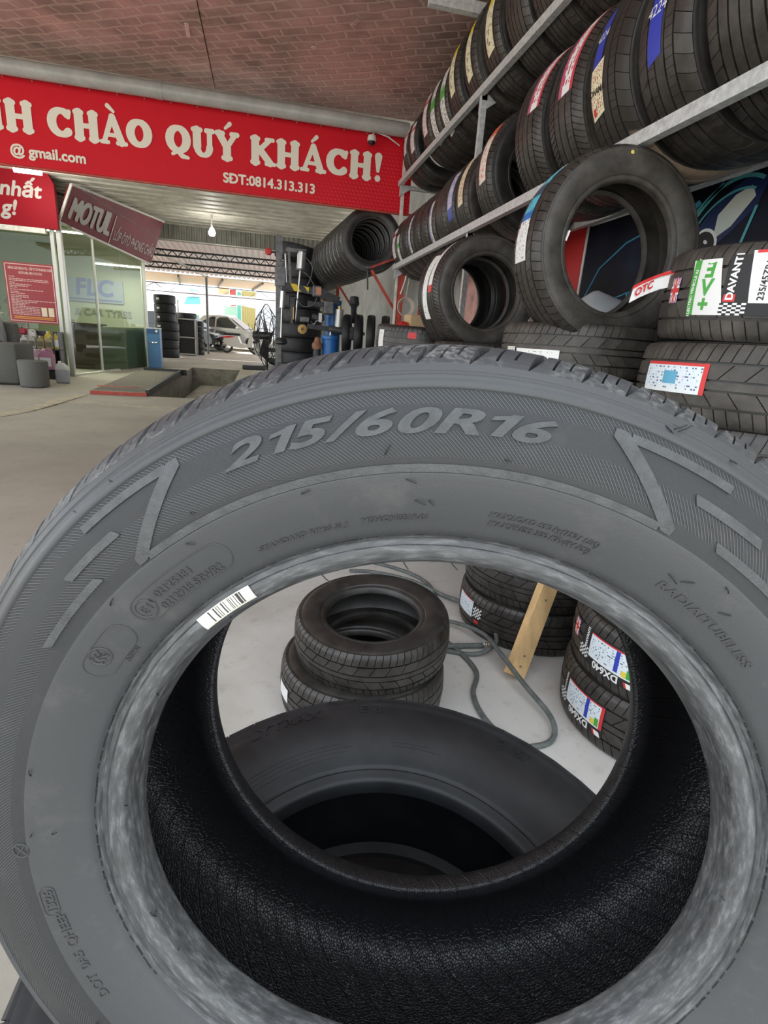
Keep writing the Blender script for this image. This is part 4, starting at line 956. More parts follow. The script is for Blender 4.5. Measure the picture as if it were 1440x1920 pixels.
for i in range(7):
    z = .112 + .217 * i
    M = tilt(R_.uniform(-.01, .01), R_.uniform(-.01, .01), R_.uniform(0, 0)) if i < 6 else tilt(-.02, -.03)
    nm = {6: 'topmost tire of the right-hand stack, with green EV label and white 235/45ZR19 label', 5: 'tire with red-edged white label directly under the EV label tire', 1: 'tire with DX640 label, second from the floor in the right-hand stack', 0: 'bottom tire of the right-hand stack, with tilted white label touching the floor'}.get(i, f'{names2[i]} tire from the floor in the right-hand stack')
    tt = tyre(nm, (xs2[i], 1.40, z + (.03 if i == 6 else 0)), RD_, RR, RW if i < 6 else .25, 'sport', M, 'tires in the right-hand floor stack', m1='rubber', m2='rubber_dusty' if i >= 5 else 'rubber_tread')
    if i == 6:
        ev = patch('ev_label', tt, RD_, -105, -90, -.055, .085, 'label_white', .0014, skew=.10); ev['label'] = 'green and white EV+ label'
        patch('green_edge', tt, RD_, -92.5, -88.8, -.055, .085, 'green_print', .0018, skew=.02)
        for ch, a_ in (('E', .060), ('V', .015), ('+', -.028)): tread_text('ev_print', tt, RD_, RW, ch, -98, a_, .056, 'green_print', rot=180 if ch == 'E' else 0, bold=.002)
        tread_text('edge_print', tt, RD_, RW, 'ELECTRIC VEHICLE READY', -90.6, .015, .0125, 'white_print', rot=90, bold=.0004)
        patch('film', tt, RD_, -150, -106, -.055, .090, 'black_print', .0012)
        lb = patch('label', tt, RD_, -145, -116, -.025, .098, 'label_white', .0018, skew=.05); lb['label'] = 'white size label reading 235/45ZR19 99W XL'
        patch('red_edge', tt, RD_, -145, -116, .092, .099, 'red_print', .0022, skew=.0)
        tread_text('brand_print', tt, RD_, RW, 'DAVANTI', -109.5, .038, .026, 'white_print', rot=90, bold=.001)
        patch('brand_dot', tt, RD_, -112, -107, -.022, -.004, 'red_print', .0020); patch('checker_print', tt, RD_, -117, -106, -.055, -.025, 'checker', .0018)
        tread_text('size_print', tt, RD_, RW, '235/45ZR19', -121.5, .034, .021, 'black_print', rot=90, bold=.0004, lift=.003); tread_text('size_print', tt, RD_, RW, '99W XL', -126, .022, .021, 'black_print', rot=90, bold=.0004, lift=.003)
        tread_text('model_print', tt, RD_, RW, '640', -134, -.043, .04, 'white_print', rot=180, bold=.001)
        flag(tt, RD_, RW, -77, .012, .062)
    if i == 5: 
        lb = patch('label', tt, RD_, -112, -76, -.028, .052, 'lab_data', .0018); patch('red_edge', tt, RD_, -112.5, -110.3, -.028, .055, 'red_print', .002); patch('red_edge', tt, RD_, -112, -76, .046, .054, 'red_print', .0021); patch('blue_print', tt, RD_, -98, -90, -.005, .03, 'mural_sky', .0022)
    if i == 1: davanti(tt, RD_, RW, -103, 1); flag(tt, RD_, RW, -74, .02, .055)
    if i == 0:
        davanti(tt, RD_, RW, -93, 1); patch('red_edge', tt, RD_, -111.5, -109.5, -.03, .055, 'red_print', .0022)
names1 = ['bottom', 'second', 'third', 'fourth', 'fifth', 'sixth', 'topmost']
for i in range(7):
    nm = {0: 'bottom tire, with white label, of the stack carrying the large standing tire', 6: 'topmost flat tire carrying the large standing tire'}.get(i, f'{names1[i]} tire from the floor in the stack carrying the large standing tire')
    tt = tyre(nm, (1.25 + .013 * i, 2.14 + .01 * i, .098 + .1955 * i), .338, .2028, .20, 'sport', tilt(R_.uniform(-.01, .01), R_.uniform(-.01, .01), R_.uniform(0, 2)) if 0 < i < 6 else None, 'tires in the middle floor stack', m2='rubber_dusty' if i == 6 else 'rubber_tread')
    if i == 6: patch('label', tt, .338, -136, -102, -.05, -.005, 'lab_plain', .0016); patch('label', tt, .338, -100, -90, -.045, .0, 'lab_bluewhite', .0016)
    if i == 0: patch('label', tt, .338, -104, -80, -.02, .06, 'lab_data', .0016); patch('checker_print', tt, .338, -114, -105, -.01, .04, 'checker', .0016); patch('brand_dot', tt, .338, -112, -107, -.035, -.02, 'red_print', .0016)
for i in range(7):
    tyre(f'{names1[i]} tire from the floor in the stack under the small standing tires', (1.26, 3.12, .09 + .183 * i), .31, .19, .19, 'touring', tilt(0, 0, R_.uniform(0, 2)), 'tires in the stack under the small standing tires')
for i in range(7):
    tt = tyre({6: 'topmost flat tire with white tag and red tag beside the red post'}.get(i, f'{names1[i]} tire from the floor in the stack beside the red post'), (1.09, 3.92, .095 + .196 * i), .33, .2028, .20, 'touring', tilt(.02, -.03, 0) if i == 6 else tilt(0, 0, R_.uniform(0, 2)), 'tires in the stack beside the red post')
    if i == 6: patch('label', tt, .33, -112, -100, -.06, .06, 'lab_plain', .002); patch('label', tt, .33, -158, -148, .02, .06, 'red_print', .002)
# standing tires on the stacks
A = tyre('large clean tire standing on the stack with blue-topped white label', (1.268, 2.046, 1.632), .345, .2215, .215, 'touring', Matrix.Rotation(rad(1), 4, 'Z') @ Matrix.Rotation(rad(-3), 4, 'X') @ AX_Y, 'tires standing on stacks', m1='rubber_dusty')
patch('label', A, .345, -100, -38, -.055, .02, 'lab_teal', .0016, n=24); patch('label', A, .345, -100, -80, -.06, .026, 'lab_white_rows', .0022)
ap = interp(sorted((r, a) for r, a in carcass_profile(.345, .2215, .215)[2:14]))
face_text('sidewall_lettering', A, ap, 'OZH  O', -96, .283, .020, 'rubber_dusty', h=.0009, bold=.0004, sx=1.3, maxlen=.01)
mat('yellow_dot', (.70, .62, .10), rough=.5)
mb = MB(); mb.lathe([(0, .0012), (.006, .001), (.007, 0)], 12, (-.02, .306, ap(.306) + .0002)); obj('yellow_dot', mb, 'yellow_dot', A)
mb = MB(); mb.box((-.219, .022, ap(.24) - .004), (.006, .036, .008), Matrix.Rotation(-.3, 3, 'Z')); obj('white_tag', mb, 'label_white', A)
# loose red and white sticker peeling off between the two stacks
sk = MB(); pts = [(1.42, 1.72, 1.40), (1.40, 1.62, 1.435), (1.37, 1.54, 1.46), (1.30, 1.49, 1.475), (1.27, 1.46, 1.47)]
def ribbon(mb, pts, wv):
    for p in pts: mb.v += [tuple(Vector(p) - Vector(wv) / 2), tuple(Vector(p) + Vector(wv) / 2)]
    for i in range(len(pts) - 1): mb.f.append((2 * i, 2 * i + 1, 2 * i + 3, 2 * i + 2))
    mb.mi = [0] * len(mb.f)
pts = [(1.095, 1.585, 1.442), (1.125, 1.584, 1.460), (1.158, 1.582, 1.476), (1.185, 1.575, 1.488), (1.192, 1.545, 1.492), (1.196, 1.51, 1.495)]
pst = thing('peeling_sticker', 'red and white sticker strip peeling off beside the flag sticker', 'sticker', (1.14, 1.58, 1.468))
sk = MB(); ribbon(sk, [Vector(p) - Vector((1.14, 1.58, 1.468)) for p in pts], (.010, .004, .050)); o_ = obj('strip', sk, 'label_white', pst); o_.modifiers.new('s', 'SOLIDIFY').thickness = .0012
for dz in (-.019, .019):
    sk = MB(); ribbon(sk, [Vector(p) - Vector((1.14, 1.58, 1.468)) + Vector((-.001, -.002, dz)) for p in pts], (.002, 0, .010)); obj('red_line', sk, 'red_print', pst)
vs, fs = text_geo('OTC', .030, .0010, 0, 'CENTER'); sk = MB(); sk.add([(v.x * .9 - .010, .0 - .003, -.016 + v.y + v.x * .5) for v in vs], fs); obj('print', sk, 'red_print', pst)
B_ = tyre('small plain tire standing in front of its twin, white strip over the tread', (1.18, 3.08, 1.545), .305, .19, .185, 'directional', Matrix.Rotation(rad(2), 4, 'Z') @ Matrix.Rotation(rad(-4), 4, 'X') @ AX_Y, 'tires standing on stacks', m1='rubber_dusty')
patch('label', B_, .305, -86, -36, -.03, .03, 'label_white', .0016); patch('red_tip', B_, .305, -93, -86, -.03, .03, 'red_print', .0016)
C_ = tyre('small plain tire standing behind its twin on the stack', (1.20, 3.43, 1.545), .305, .19, .185, 'directional', Matrix.Rotation(rad(22), 4, 'Z') @ Matrix.Rotation(rad(-4), 4, 'X') @ AX_Y, 'tires standing on stacks')
patch('label', C_, .305, -118, -45, -.02, .04, 'lab_plain', .0016)
# pair of tires lying on the shop floor
two = tyre('lower of the two small tires stacked on the bare floor', (.345, 1.655, .0925), .295, .178, .185, 'sport', tilt(.0, .0, .3), 'pair of tires on the floor')
two2 = tyre('upper of the two small tires stacked on the bare floor', (.372, 1.665, .272), .275, .165, .165, 'sport', tilt(-.05, -.08, .7), 'pair of tires on the floor')
patch('tag', two, .295, -95, -80, -.02, .03, 'lab_plain', .0016)
mb = MB(); mb.box((.0, .155, .03), (.05, .004, .012)); obj('inner_tag', mb, 'label_white', two)
# stack under the large foreground tire
T2 = tyre('wide dark tire lying right behind and under the foreground tire', (.12, .378, .545), .366, .2155, .225, 'four_groove', tilt(-.056, -.19, 0), 'tires carrying the foreground tire', m1='rubber_blue', m2='rubber_blue')
tp = interp(sorted((r, a) for r, a in carcass_profile(.366, .2155, .225)[2:14]))
face_text('sidewall_lettering', T2, tp, 'LYTRAX', -15, .318, .022, 'rubber_blue', h=.0012, bold=.0004, sx=1.35, maxlen=.01)
face_text('sidewall_lettering', T2, tp, 'E 3', 8, .318, .022, 'rubber_blue', h=.0012, bold=.0004, sx=1.35, maxlen=.01)
for k, (a_, c_) in enumerate(((-36, -2), (-38, 2), (-36, -1), (-34, -4), (14, 26), (14, 30))):   # rows of tiny worn print, too small to read
    segs = []; a = a_; rr = .268 - .0055 * (k % 4)
    while a < c_:
        L = R_.uniform(.6, 1.8); segs.append([(rr, rr + .0028, a), (rr, rr + .0028, a + L)]); a += L + .35
    face_poly('worn_print', T2, tp, segs, 'rubber_blue', .0006)
face_text('sidewall_lettering', T2, tp, '215/', 47, .312, .022, 'rubber_blue', h=.001, sx=1.25, bold=.0004, maxlen=.01)
for i in range(2):
    tyre(('bottom', 'middle')[i] + ' tire hidden under the foreground tire stack', (.13, .40, .106 + .212 * i), .35, .2028, .21, 'touring', None, 'tires carrying the foreground tire')
# ---------------------------------------------------------------- loose things on the shop floor
def smooth_path(P, n=6): 
    P = [Vector(p) for p in P]; o = []
    for i in range(len(P) - 1):
        p0 = P[max(i - 1, 0)]; p1 = P[i]; p2 = P[i + 1]; p3 = P[min(i + 2, len(P) - 1)]
        for k in range(n):
            t = k / n; o.append(.5 * (2 * p1 + (p2 - p0) * t + (2 * p0 - 5 * p1 + 4 * p2 - p3) * t * t + (3 * p1 - p0 - 3 * p2 + p3) * t ** 3))
    return o + [P[-1]]
def z0(P, z=.012): return [(p[0], p[1], p[2] if len(p) > 2 else z) for p in P]
hs = thing('air_hose', 'coiled grey-green rubber air hose lying on the floor beside the plank', 'hose', (.85, 1.8, 0))
H1 = z0([(.46, 2.75), (.60, 2.72), (.78, 2.60), (.90, 2.40, .02), (.99, 2.20, .05), (1.0, 2.02, .06), (.97, 1.88, .05), (.86, 1.86), (.66, 1.95), (.50, 2.05)])
H2 = z0([(.55, 2.12), (.70, 2.14), (.82, 2.12, .03), (.93, 1.95, .06), (.94, 1.75, .07), (.96, 1.58, .05), (.985, 1.42, .03), (.955, 1.34), (.88, 1.31), (.80, 1.33), (.755, 1.46), (.765, 1.60), (.83, 1.74), (.80, 1.92), (.74, 2.06), (.79, 2.2), (.86, 2.4), (.85, 2.6), (.72, 2.78), (.5, 2.92), (.2, 2.98)])
for P_ in (H1, H2):
    mb = MB(); mb.tube([Vector(p) - Vector((.85, 1.8, 0)) for p in smooth_path(P_, 8)], .0097, 10); obj('hose', mb, 'hose_rubber', hs, 60)
mb = MB(); mb.cyl((-.28, .14, .014), (.08, .12, .014), .012, 10); obj('hose_end', mb, 'hose_rubber', hs)
mb = MB(); mb.lathe([(.008, 0), (.014, .004), (.010, .01), (.014, .016), (.010, .022), (.014, .028), (.006, .034)], 10, (.08, .12, .014), M=Matrix.Rotation(pi / 2, 3, 'Y')); obj('brass_fitting', mb, 'steel', hs)
pk = thing('plank', 'rough yellow wooden plank leaning against the tire stack', 'plank', (.965, 1.68, 0))
mb = MB(); mb.bar((.0, .0, .02), (.34, .30, .62), .076, .04, up=(.3, -1, .5)); obj('board', mb, 'wood', pk)
for f in (.06, .12, .45): mb = MB(); p = Vector((.34 * f, .30 * f, .02 + .58 * f)) + Vector((0, -.021, .010)); mb.cyl(p, p + Vector((0, -.004, .002)), .004, 8); obj('nail', mb, 'grey_metal', pk)
for (x, y, s_) in ((-.14, 1.42, .016), (.02, 1.30, .010), (.75, 1.22, .006)):
    mb = MB(); mb.lathe([(0, s_ * .6), (s_ * .7, s_ * .45), (s_, s_ * .1), (s_ * .8, 0)], 9); o = obj('pebble', mb, 'concrete_light', None, 50); o.location = (x, y, 0)
    tag(o, {-.14: 'largest grey pebble on the floor left of the tire pair', .02: 'small pebble on the floor nearest the wide dark tire', .75: 'tiny pebble on the floor inside the hose loop'}[x], 'pebble')
# ---------------------------------------------------------------- red bracket rack with a row of used tires, far end
rr_ = thing('red_rack', 'red angle-iron bracket rack holding a row of used tires behind the post', 'rack', (1.36, 6.2, 0))
def rb2(name, a, b, w_, m='red_paint'):
    mb = MB(); o = Vector((1.36, 6.2, 0)); mb.bar(Vector(a) - o, Vector(b) - o, w_, w_ * .6); return obj(name, mb, m, rr_)
for y in (6.2, 8.0, 9.6):
    x0 = 1.08 - .08 * (y - 6.2); rb2('arm', (x0, y, 2.0), (x0 + .30, y, 2.13), .035); rb2('brace', (x0 + .02, y, 1.98), (x0 + .34, y, 1.55), .04)
rb2('rail', (1.06, 6.15, 2.0), (.78, 9.7, 2.0), .03, 'grey_metal'); rb2('rail', (1.38, 6.15, 2.14), (1.12, 9.7, 2.14), .03); rb2('post', (1.40, 6.2, 0), (1.40, 6.2, 2.2), .05); rb2('post', (1.15, 9.6, 0), (1.15, 9.6, 2.2), .05)
mb = MB(); mb.tube([(-.3, .0, 2.02), (-.3, -.01, 1.9), (-.29, 0, 1.78)], .008, 6); obj('chain', mb, 'dark_metal', rr_)
def used_tyre(i, y):
    tt = tyre(f'used black tire, {ORD[i]} from the front of the row on the red bracket rack', (1.10 - .075 * (y - 6.36), y, 2.285), .335, .2028, .20, 'touring', Matrix.Rotation(rad(-4), 4, 'Z') @ AX_Y @ Matrix.Rotation(R_.uniform(0, .09), 4, 'Z'), 'used tires on the red bracket rack', m1='rubber')
    if i: patch('tape_strip', tt, .335, -112 - 3 * i, -70 - 2 * i, .0, .03, 'lab_plain', .0016)
for i in range(15):
    y = 6.36 + .205 * i
    tyre(f'used black tire, {ORD[i]} from the front of the row on the red bracket rack', (1.10 - .075 * (y - 6.36), y, 2.285), .335, .2028, .20, 'touring', Matrix.Rotation(rad(-4), 4, 'Z') @ AX_Y @ Matrix.Rotation(R_.uniform(0, .09), 4, 'Z'), 'used tires on the red bracket rack', m1='rubber', ribs=(i < 8)) if i > 6 else used_tyre(i, y)
for i, (x, y) in enumerate(((1.27, 6.95), (1.14, 7.1), (1.43, 6.85), (1.02, 7.3))):
    tyre(('second narrow tire standing', 'third narrow tire standing', 'nearest narrow tire standing', 'furthest narrow tire standing')[i] + ' on the bench below the red bracket rack', (x, y, 1.30), .27, .17, .10, 'touring', Matrix.Rotation(rad(78), 4, 'Z') @ AX_Y, 'narrow tires below the red rack', m1='rubber_black', m2='rubber_black', ribs=False)
bw = thing('workbench', 'dark steel workbench behind the front tire stacks', 'bench', (1.2, 7.1, 0))
mb = MB(); mb.box((0, 0, 1.0), (.7, 1.1, .05)); obj('top', mb, 'dark_metal', bw)
for sx in (-.3, .3):
    for sy in (-.5, .5): mb = MB(); mb.box((sx, sy, .49), (.05, .05, .98)); obj('leg', mb, 'dark_metal', bw)
# cable coil, red rag and carton at the red post
mat('cable_white', (.62, .56, .46), rough=.5)
cb = thing('cable_coil', 'cream electric cable coiled on the red post', 'cable', (1.43, 5.90, 1.62))
for k in range(5):
    mb = MB(); mb.tube([(.065 * math.cos(a * pi / 9) * (1 + .1 * k), -.01 * k, .075 * math.sin(a * pi / 9) * (1 + .06 * k)) for a in range(19)], .005, 6); obj('loop', mb, 'cable_white', cb, 60)
mb = MB(); mb.tube([(.0, 0, .07), (.015, 0, .22), (.03, 0, .36)], .006, 6); obj('lead', mb, 'cable_white', cb)
mb = MB(); mb.tube([(-.06, 0, .12), (-.02, 0, .26), (.0, 0, .37)], .010, 6); obj('lead', mb, 'steel', cb)
ct = thing('carton', 'open brown cardboard carton behind the flat tires', 'box', (1.27, 4.5, 1.345))
for c_, d_ in (((0, -.11, .06), (.30, .006, .14)), ((0, .11, .06), (.30, .006, .14)), ((-.15, 0, .06), (.006, .22, .14)), ((.15, 0, .06), (.006, .22, .14)), ((0, 0, -.008), (.30, .22, .006))): mb = MB(); mb.box(c_, d_); obj('panel', mb, 'cardboard', ct)
mb = MB(); mb.box((.05, -.17, .125), (.26, .12, .005), Matrix.Rotation(.35, 3, 'X')); obj('flap', mb, 'cardboard', ct)
st_ = thing('side_shelf', 'dark shelf carrying the cardboard carton', 'shelf', (1.27, 4.52, 0)); mb = MB(); mb.box((0, 0, 1.31), (.5, .35, .04)); obj('board', mb, 'dark_metal', st_)
for sx in (-.2, .2): mb = MB(); mb.box((sx, 0, .645), (.04, .3, 1.29)); obj('leg', mb, 'dark_metal', st_)
mb = MB(); mb.lathe([(0, 0), (.05, .0), (.075, .03), (.05, .07), (.02, .09), (0, .09)], 12); mb.v = [(x + .02 * math.sin(40 * y), y + .015 * math.sin(50 * z), z) for x, y, z in mb.v]
rg = obj('red_rag', mb, 'red_print', None, 60); rg.location = (1.08, 4.46, 1.33); tag(rg, 'crumpled red rag beside the cardboard carton', 'rag')
# ---------------------------------------------------------------- tire changer
Y0 = 7.5
tcg = thing('tire_changer', 'grey tire changing machine with yellow-striped arm and air cylinders', 'machine', (.15, Y0, 0))
def mp(name, m, sm=None): return obj(name, MBX, m, tcg, sm)
def mx(): 
    global MBX
    MBX = MB(); return MBX
O = Vector((.15, Y0, 0))
def L(x, z, dy=0): return (x - .15, dy, z)
mx().bar(L(.15, 0), L(.15, 2.42), .075, .09); mp('column', 'grey_metal')
mx().box(L(.45, .42, .05), (.75, .7, .84), bev=.03); mp('cabinet', 'dark_metal')
mx().lathe([(0, .90), (.28, .90), (.28, .86), (.12, .84), (.10, .80)], 28, L(.42, 0, -.05)); mp('turntable', 'dark_metal', 40)
mx().box(L(.16, 1.95), (.12, .14, .22)); mp('bracket', 'grey_metal')
mx().bar(L(.19, 1.85), L(.74, 1.80), .075, .085); mp('swing_arm', 'dark_metal')
for x in (.34, .48):
    mx().prism([(x - .15, 1.795), (x - .06, 1.79), (x - .12, 1.875), (x - .20, 1.88)] if x < .4 else [(x - .15, 1.84), (x - .11, 1.79), (x - .10, 1.85), (x - .17, 1.86)], 1, -.052, -.045); mp('warning_stripe', 'yellow_paint')
mx().box(L(.63, 1.815, -.01), (.11, .12, .13), bev=.01); mp('head_block', 'grey_metal')
mx().box(L(.65, 1.815, -.075), (.065, .01, .09)); mp('orange_plate', mat('orange_plate', (.62, .26, .16), rough=.5))
mx().bar(L(.70, 1.79), L(.92, 1.72), .10, .10); mp('swing_arm', 'dark_metal')
mx().cyl(L(.225, 2.22), L(.245, 1.88), .020, 12); mp('guide_rod', 'steel', 40)
mx().bar(L(.265, 2.30), L(.295, 1.88), .028, .03); mp('guide_post', 'grey_metal')
mx().box(L(.36, 2.27), (.25, .04, .045)); mp('top_bracket', 'grey_metal')
mx().cyl(L(.43, 2.26, -.04), L(.415, 2.05, -.04), .052, 20); mp('air_cylinder', 'steel', 40)
mx().cyl(L(.43, 2.272, -.04), L(.43, 2.255, -.04), .060, 20); mp('cylinder_cap', 'grey_metal', 40); mx().cyl(L(.415, 2.06, -.04), L(.414, 2.04, -.04), .060, 20); mp('cylinder_cap', 'grey_metal', 40)
mx().cyl(L(.414, 2.04, -.04), L(.36, 1.42, -.04), .014, 10); mp('piston_rod', 'steel', 40)
mx().cyl(L(.20, 1.78, -.05), L(.19, 1.58, -.05), .034, 16); mp('air_cylinder', 'steel', 40); mx().cyl(L(.19, 1.58, -.05), L(.18, 1.20, -.05), .012, 10); mp('piston_rod', 'steel', 40)
mx().lathe([(0, .04), (.06, .035), (.085, 0), (.085, -.03), (.05, -.05)], 16, L(.18, 1.18, -.05)); mp('press_foot', 'dark_metal', 40)
mx().tube(smooth_path([L(.47, 2.2, -.06), L(.56, 2.1, -.07), L(.54, 1.95, -.07), L(.50, 1.87, -.05)]), .007, 6); mp('air_line', 'grey_metal')
mx().tube(smooth_path([L(.42, 2.04, -.06), L(.52, 1.98, -.07), L(.60, 1.86, -.07)]), .007, 6); mp('air_line', 'grey_metal')
mx().tube(smooth_path([L(.36, 1.72, -.06), L(.45, 1.62, -.08), L(.58, 1.64, -.08), L(.63, 1.74, -.06)]), .007, 6); mp('air_line', 'grey_metal')
mx().box(L(.32, 1.66), (.10, .1, .16), bev=.02); mp('valve_block', 'dark_metal'); mx().cyl(L(.32, 1.6, -.05), L(.33, 1.40, -.05), .035, 12); mp('damper', 'dark_metal', 40); mx().cyl(L(.335, 1.6, -.09), L(.335, 1.45, -.09), .009, 8); mp('guide_rod', mat('brass', (.55, .38, .14), rough=.4, metal=.6), 40)
mx().box(L(.79, 1.63, -.02), (.13, .12, .17), bev=.015); mp('control_box', 'grey_metal')
mx().box(L(.62, 1.66, 0), (.2, .08, .06)); mp('link_bar', 'dark_metal'); mx().box(L(.66, 1.50, 0), (.16, .1, .09), bev=.02); mp('link_bar', 'dark_metal')
mx().box(L(.48, 1.46, -.05), (.12, .08, .07), bev=.01); mp('tool_head', 'grey_metal'); mx().lathe([(0, .0), (.055, .0), (.06, .03), (.02, .05)], 14, L(.45, 1.34, -.08), M=Matrix.Rotation(pi / 2, 3, 'X')); mp('tool_wheel', mat('tan_roller', (.55, .36, .12), rough=.5), 40)
mx().bar(L(.52, 1.385, -.02), L(.92, 1.36, -.02), .06, .06); mp('helper_arm', 'dark_metal'); mx().cyl(L(.80, 1.365, -.03), L(1.03, 1.35, -.03), .05, 14); mp('helper_arm', 'grey_metal', 40); mx().box(L(1.07, 1.33, -.03), (.12, .12, .17), bev=.01); mp('head_block', 'grey_metal')
mx().cyl(L(1.12, 1.345, -.03), L(1.28, 1.34, -.03), .022, 10); mp('shaft', 'grey_metal', 40)
mx().tube(smooth_path([L(.56, 1.44, -.06), L(.60, 1.41, -.07), L(.64, 1.46, -.07), L(.70, 1.43, -.06)]), .006, 6); mp('air_line', 'steel')
mx().box(L(.68, 1.50, -.07), (.04, .02, .11)); mp('white_tag', 'label_white')
mx().cyl(L(.93, 1.62, -.03), L(.93, 1.40, -.03), .055, 14); mp('air_motor', 'aluminium', 40); mx().cyl(L(.93, 1.66, -.05), L(.93, 1.54, -.05), .025, 10); mp('air_motor', 'brass', 40)
mx().lathe([(.02, 0), (.055, -.01), (.07, -.10), (.04, -.14), (.03, -.28), (.015, -.34)], 14, L(1.12, 1.80, -.03)); mp('hanging_tool', 'dark_metal', 40)
for x, z0_, z1_ in ((.88, .95, 1.74), (.80, .9, 1.28)):
    bl = thing('gas_drum', {.88: 'tall blue drum behind the tire changer', .80: 'short blue drum in front of the tire changer arm'}[x], 'drum', (x, Y0 + (.25 if x > .85 else -.25), 0))
    mb = MB(); mb.lathe([(0, 0), (.10, 0), (.105, .03), (.105, z1_ - .05), (.115, z1_ - .04), (.115, z1_), (.0, z1_ + .01)], 20); obj('body', mb, 'blue_plastic', bl, 40)
    mb = MB(); mb.cyl((0, 0, z1_), (0, 0, z1_ + .05), .012, 8); obj('cap', mb, 'steel', bl, 40)
wd_ = thing('spare_part', 'rusty cast iron hub leaning by the short blue drum', 'part', (.63, Y0 - .3, 0)); mb = MB(); mb.lathe([(.0, 1.12), (.06, 1.11), (.07, 1.17), (.04, 1.2), (.03, 1.25), (0, 1.26)], 14, (0, 0, 0)); obj('hub', mb, mat('rust', (.26, .12, .07), rough=.7, var=.3), wd_, 40)
mb = MB(); mb.cyl((0, 0, 0), (0, 0, 1.13), .05, 10); obj('stand', mb, 'dark_metal', wd_)
for i in range(11):
    tyre(f'black used tire, {ORD[i]} from the floor in the stack behind the tire changer', (.50 + .02 * math.sin(i * 2.1), 8.75 + .03 * math.cos(i * 1.7), .10 + .205 * i), .33, .2028, .205, 'touring', tilt(0, 0, i), 'used tires behind the tire changer', m1='rubber_black', m2='rubber_black', ribs=False)
tyre('black tire lying askew on top of the stack behind the tire changer', (.43, 8.78, 2.40), .33, .2028, .20, 'touring', Matrix.Rotation(rad(8), 4, 'Y'), m1='rubber_black', m2='rubber_black', ribs=False)
# red lamp on the column and cage fan
rl = thing('signal_lamp', 'small round red signal lamp on a bar by the machine column', 'lamp', (.02, Y0 + .1, 2.24)); mb = MB(); mb.lathe([(0, .035), (.035, .03), (.045, 0), (.035, -.03), (0, -.035)], 16, M=Matrix.Rotation(pi / 2, 3, 'X')); obj('lens', mb, 'red_print', rl, 60); mb = MB(); mb.cyl((.03, 0, 0), (.1, 0, 0), .012, 8); obj('arm', mb, 'dark_metal', rl)
fn = thing('cage_fan', 'tall black wire-cage fan standing beside the tire changer', 'fan', (0.0, 9.0, 0))
FM = Matrix.Translation((0, 0, 1.22)) @ Matrix.Rotation(rad(76), 4, 'Z') @ AX_Y @ Matrix.Scale(1.16, 4)
mat('wire', (.035, .03, .028), rough=.5)
for k in range(20):
    a = 2 * pi * k / 20; mb = MB(); mb.tube([tuple(FM @ Vector((.04 * math.cos(a), .04 * math.sin(a), .13))), tuple(FM @ Vector((.26 * math.cos(a), .26 * math.sin(a), .10))), tuple(FM @ Vector((.40 * math.cos(a + .1), .40 * math.sin(a + .1), 0))), tuple(FM @ Vector((.26 * math.cos(a + .2), .26 * math.sin(a + .2), -.10))), tuple(FM @ Vector((.05 * math.cos(a + .2), .05 * math.sin(a + .2), -.12)))], .004, 5); obj('cage_wire', mb, 'wire', fn)
for r_, z_ in ((.40, 0), (.26, .10), (.26, -.10), (.12, .12)): mb = MB(); mb.tube([tuple(FM @ Vector((r_ * math.cos(2 * pi * k / 28), r_ * math.sin(2 * pi * k / 28), z_))) for k in range(29)], .006, 5); obj('cage_ring', mb, 'wire', fn)
for k in range(3):
    mb = MB(); q = []
    for i in range(7):
        r_ = .06 + .29 * i / 6
        for s_ in (-1, 1): q.append(tuple(FM @ Vector((r_ * math.cos(k * 2.094 + s_ * .35), r_ * math.sin(k * 2.094 + s_ * .35), s_ * .035))))
    mb.add(q, [(2 * i, 2 * i + 1, 2 * i + 3, 2 * i + 2) for i in range(6)]); b_ = obj('blade', mb, 'grey_metal', fn)
    so = b_.modifiers.new('s', 'SOLIDIFY'); so.thickness = .004
mb = MB(); mb.cyl(tuple(FM @ Vector((0, 0, -.18))), tuple(FM @ Vector((0, 0, .06))), .06, 14); obj('motor', mb, 'dark_metal', fn, 40); mb = MB(); mb.cyl((.0, .0, 0), (0, 0, .85), .022, 10); obj('pole', mb, 'dark_metal', fn, 40)
mb = MB(); mb.lathe([(0, .04), (.10, .035), (.24, .015), (.25, 0)], 20); obj('base', mb, 'dark_metal', fn, 40)
# ---------------------------------------------------------------- lamps
def bulb(label, loc, s, energy, long=False):
    t_ = thing('lamp', label, 'lamp', loc); m_ = mat('lamp_glow', (1, 1, 1), emit=(1, .97, .90), estr=18)
    mb = MB()
    if long: mb.cyl((-s, 0, 0), (s, 0, 0), .035, 12)
    else: mb.lathe([(0, -s), (s * .7, -s * .8), (s, 0), (s * .6, s * .9), (s * .35, s * 1.3), (0, s * 1.3)], 16)
    obj('bulb', mb, m_, t_, 60)
    mb = MB(); mb.cyl((0, 0, s * (1.2 if not long else .1)), (0, 0, .40 if not long else .2), .02, 8); obj('holder', mb, 'white_paint', t_)
    ld = bpy.data.lights.new('lamp_light', 'POINT'); ld.energy = energy; ld.shadow_soft_size = s; ld.color = (1, .96, .88); lo = bpy.data.objects.new('lamp_light', ld); COL.objects.link(lo); lo.parent = t_; lo.location = (0, 0, -s * 1.5)
bulb('glowing round bulb hanging from the corrugated roof', (-1.30, 15.0, 3.49), .085, 9)
bulb('bright tube lamp over the red shop sign', (-4.15, 12.0, 3.70), .22, 12, True)
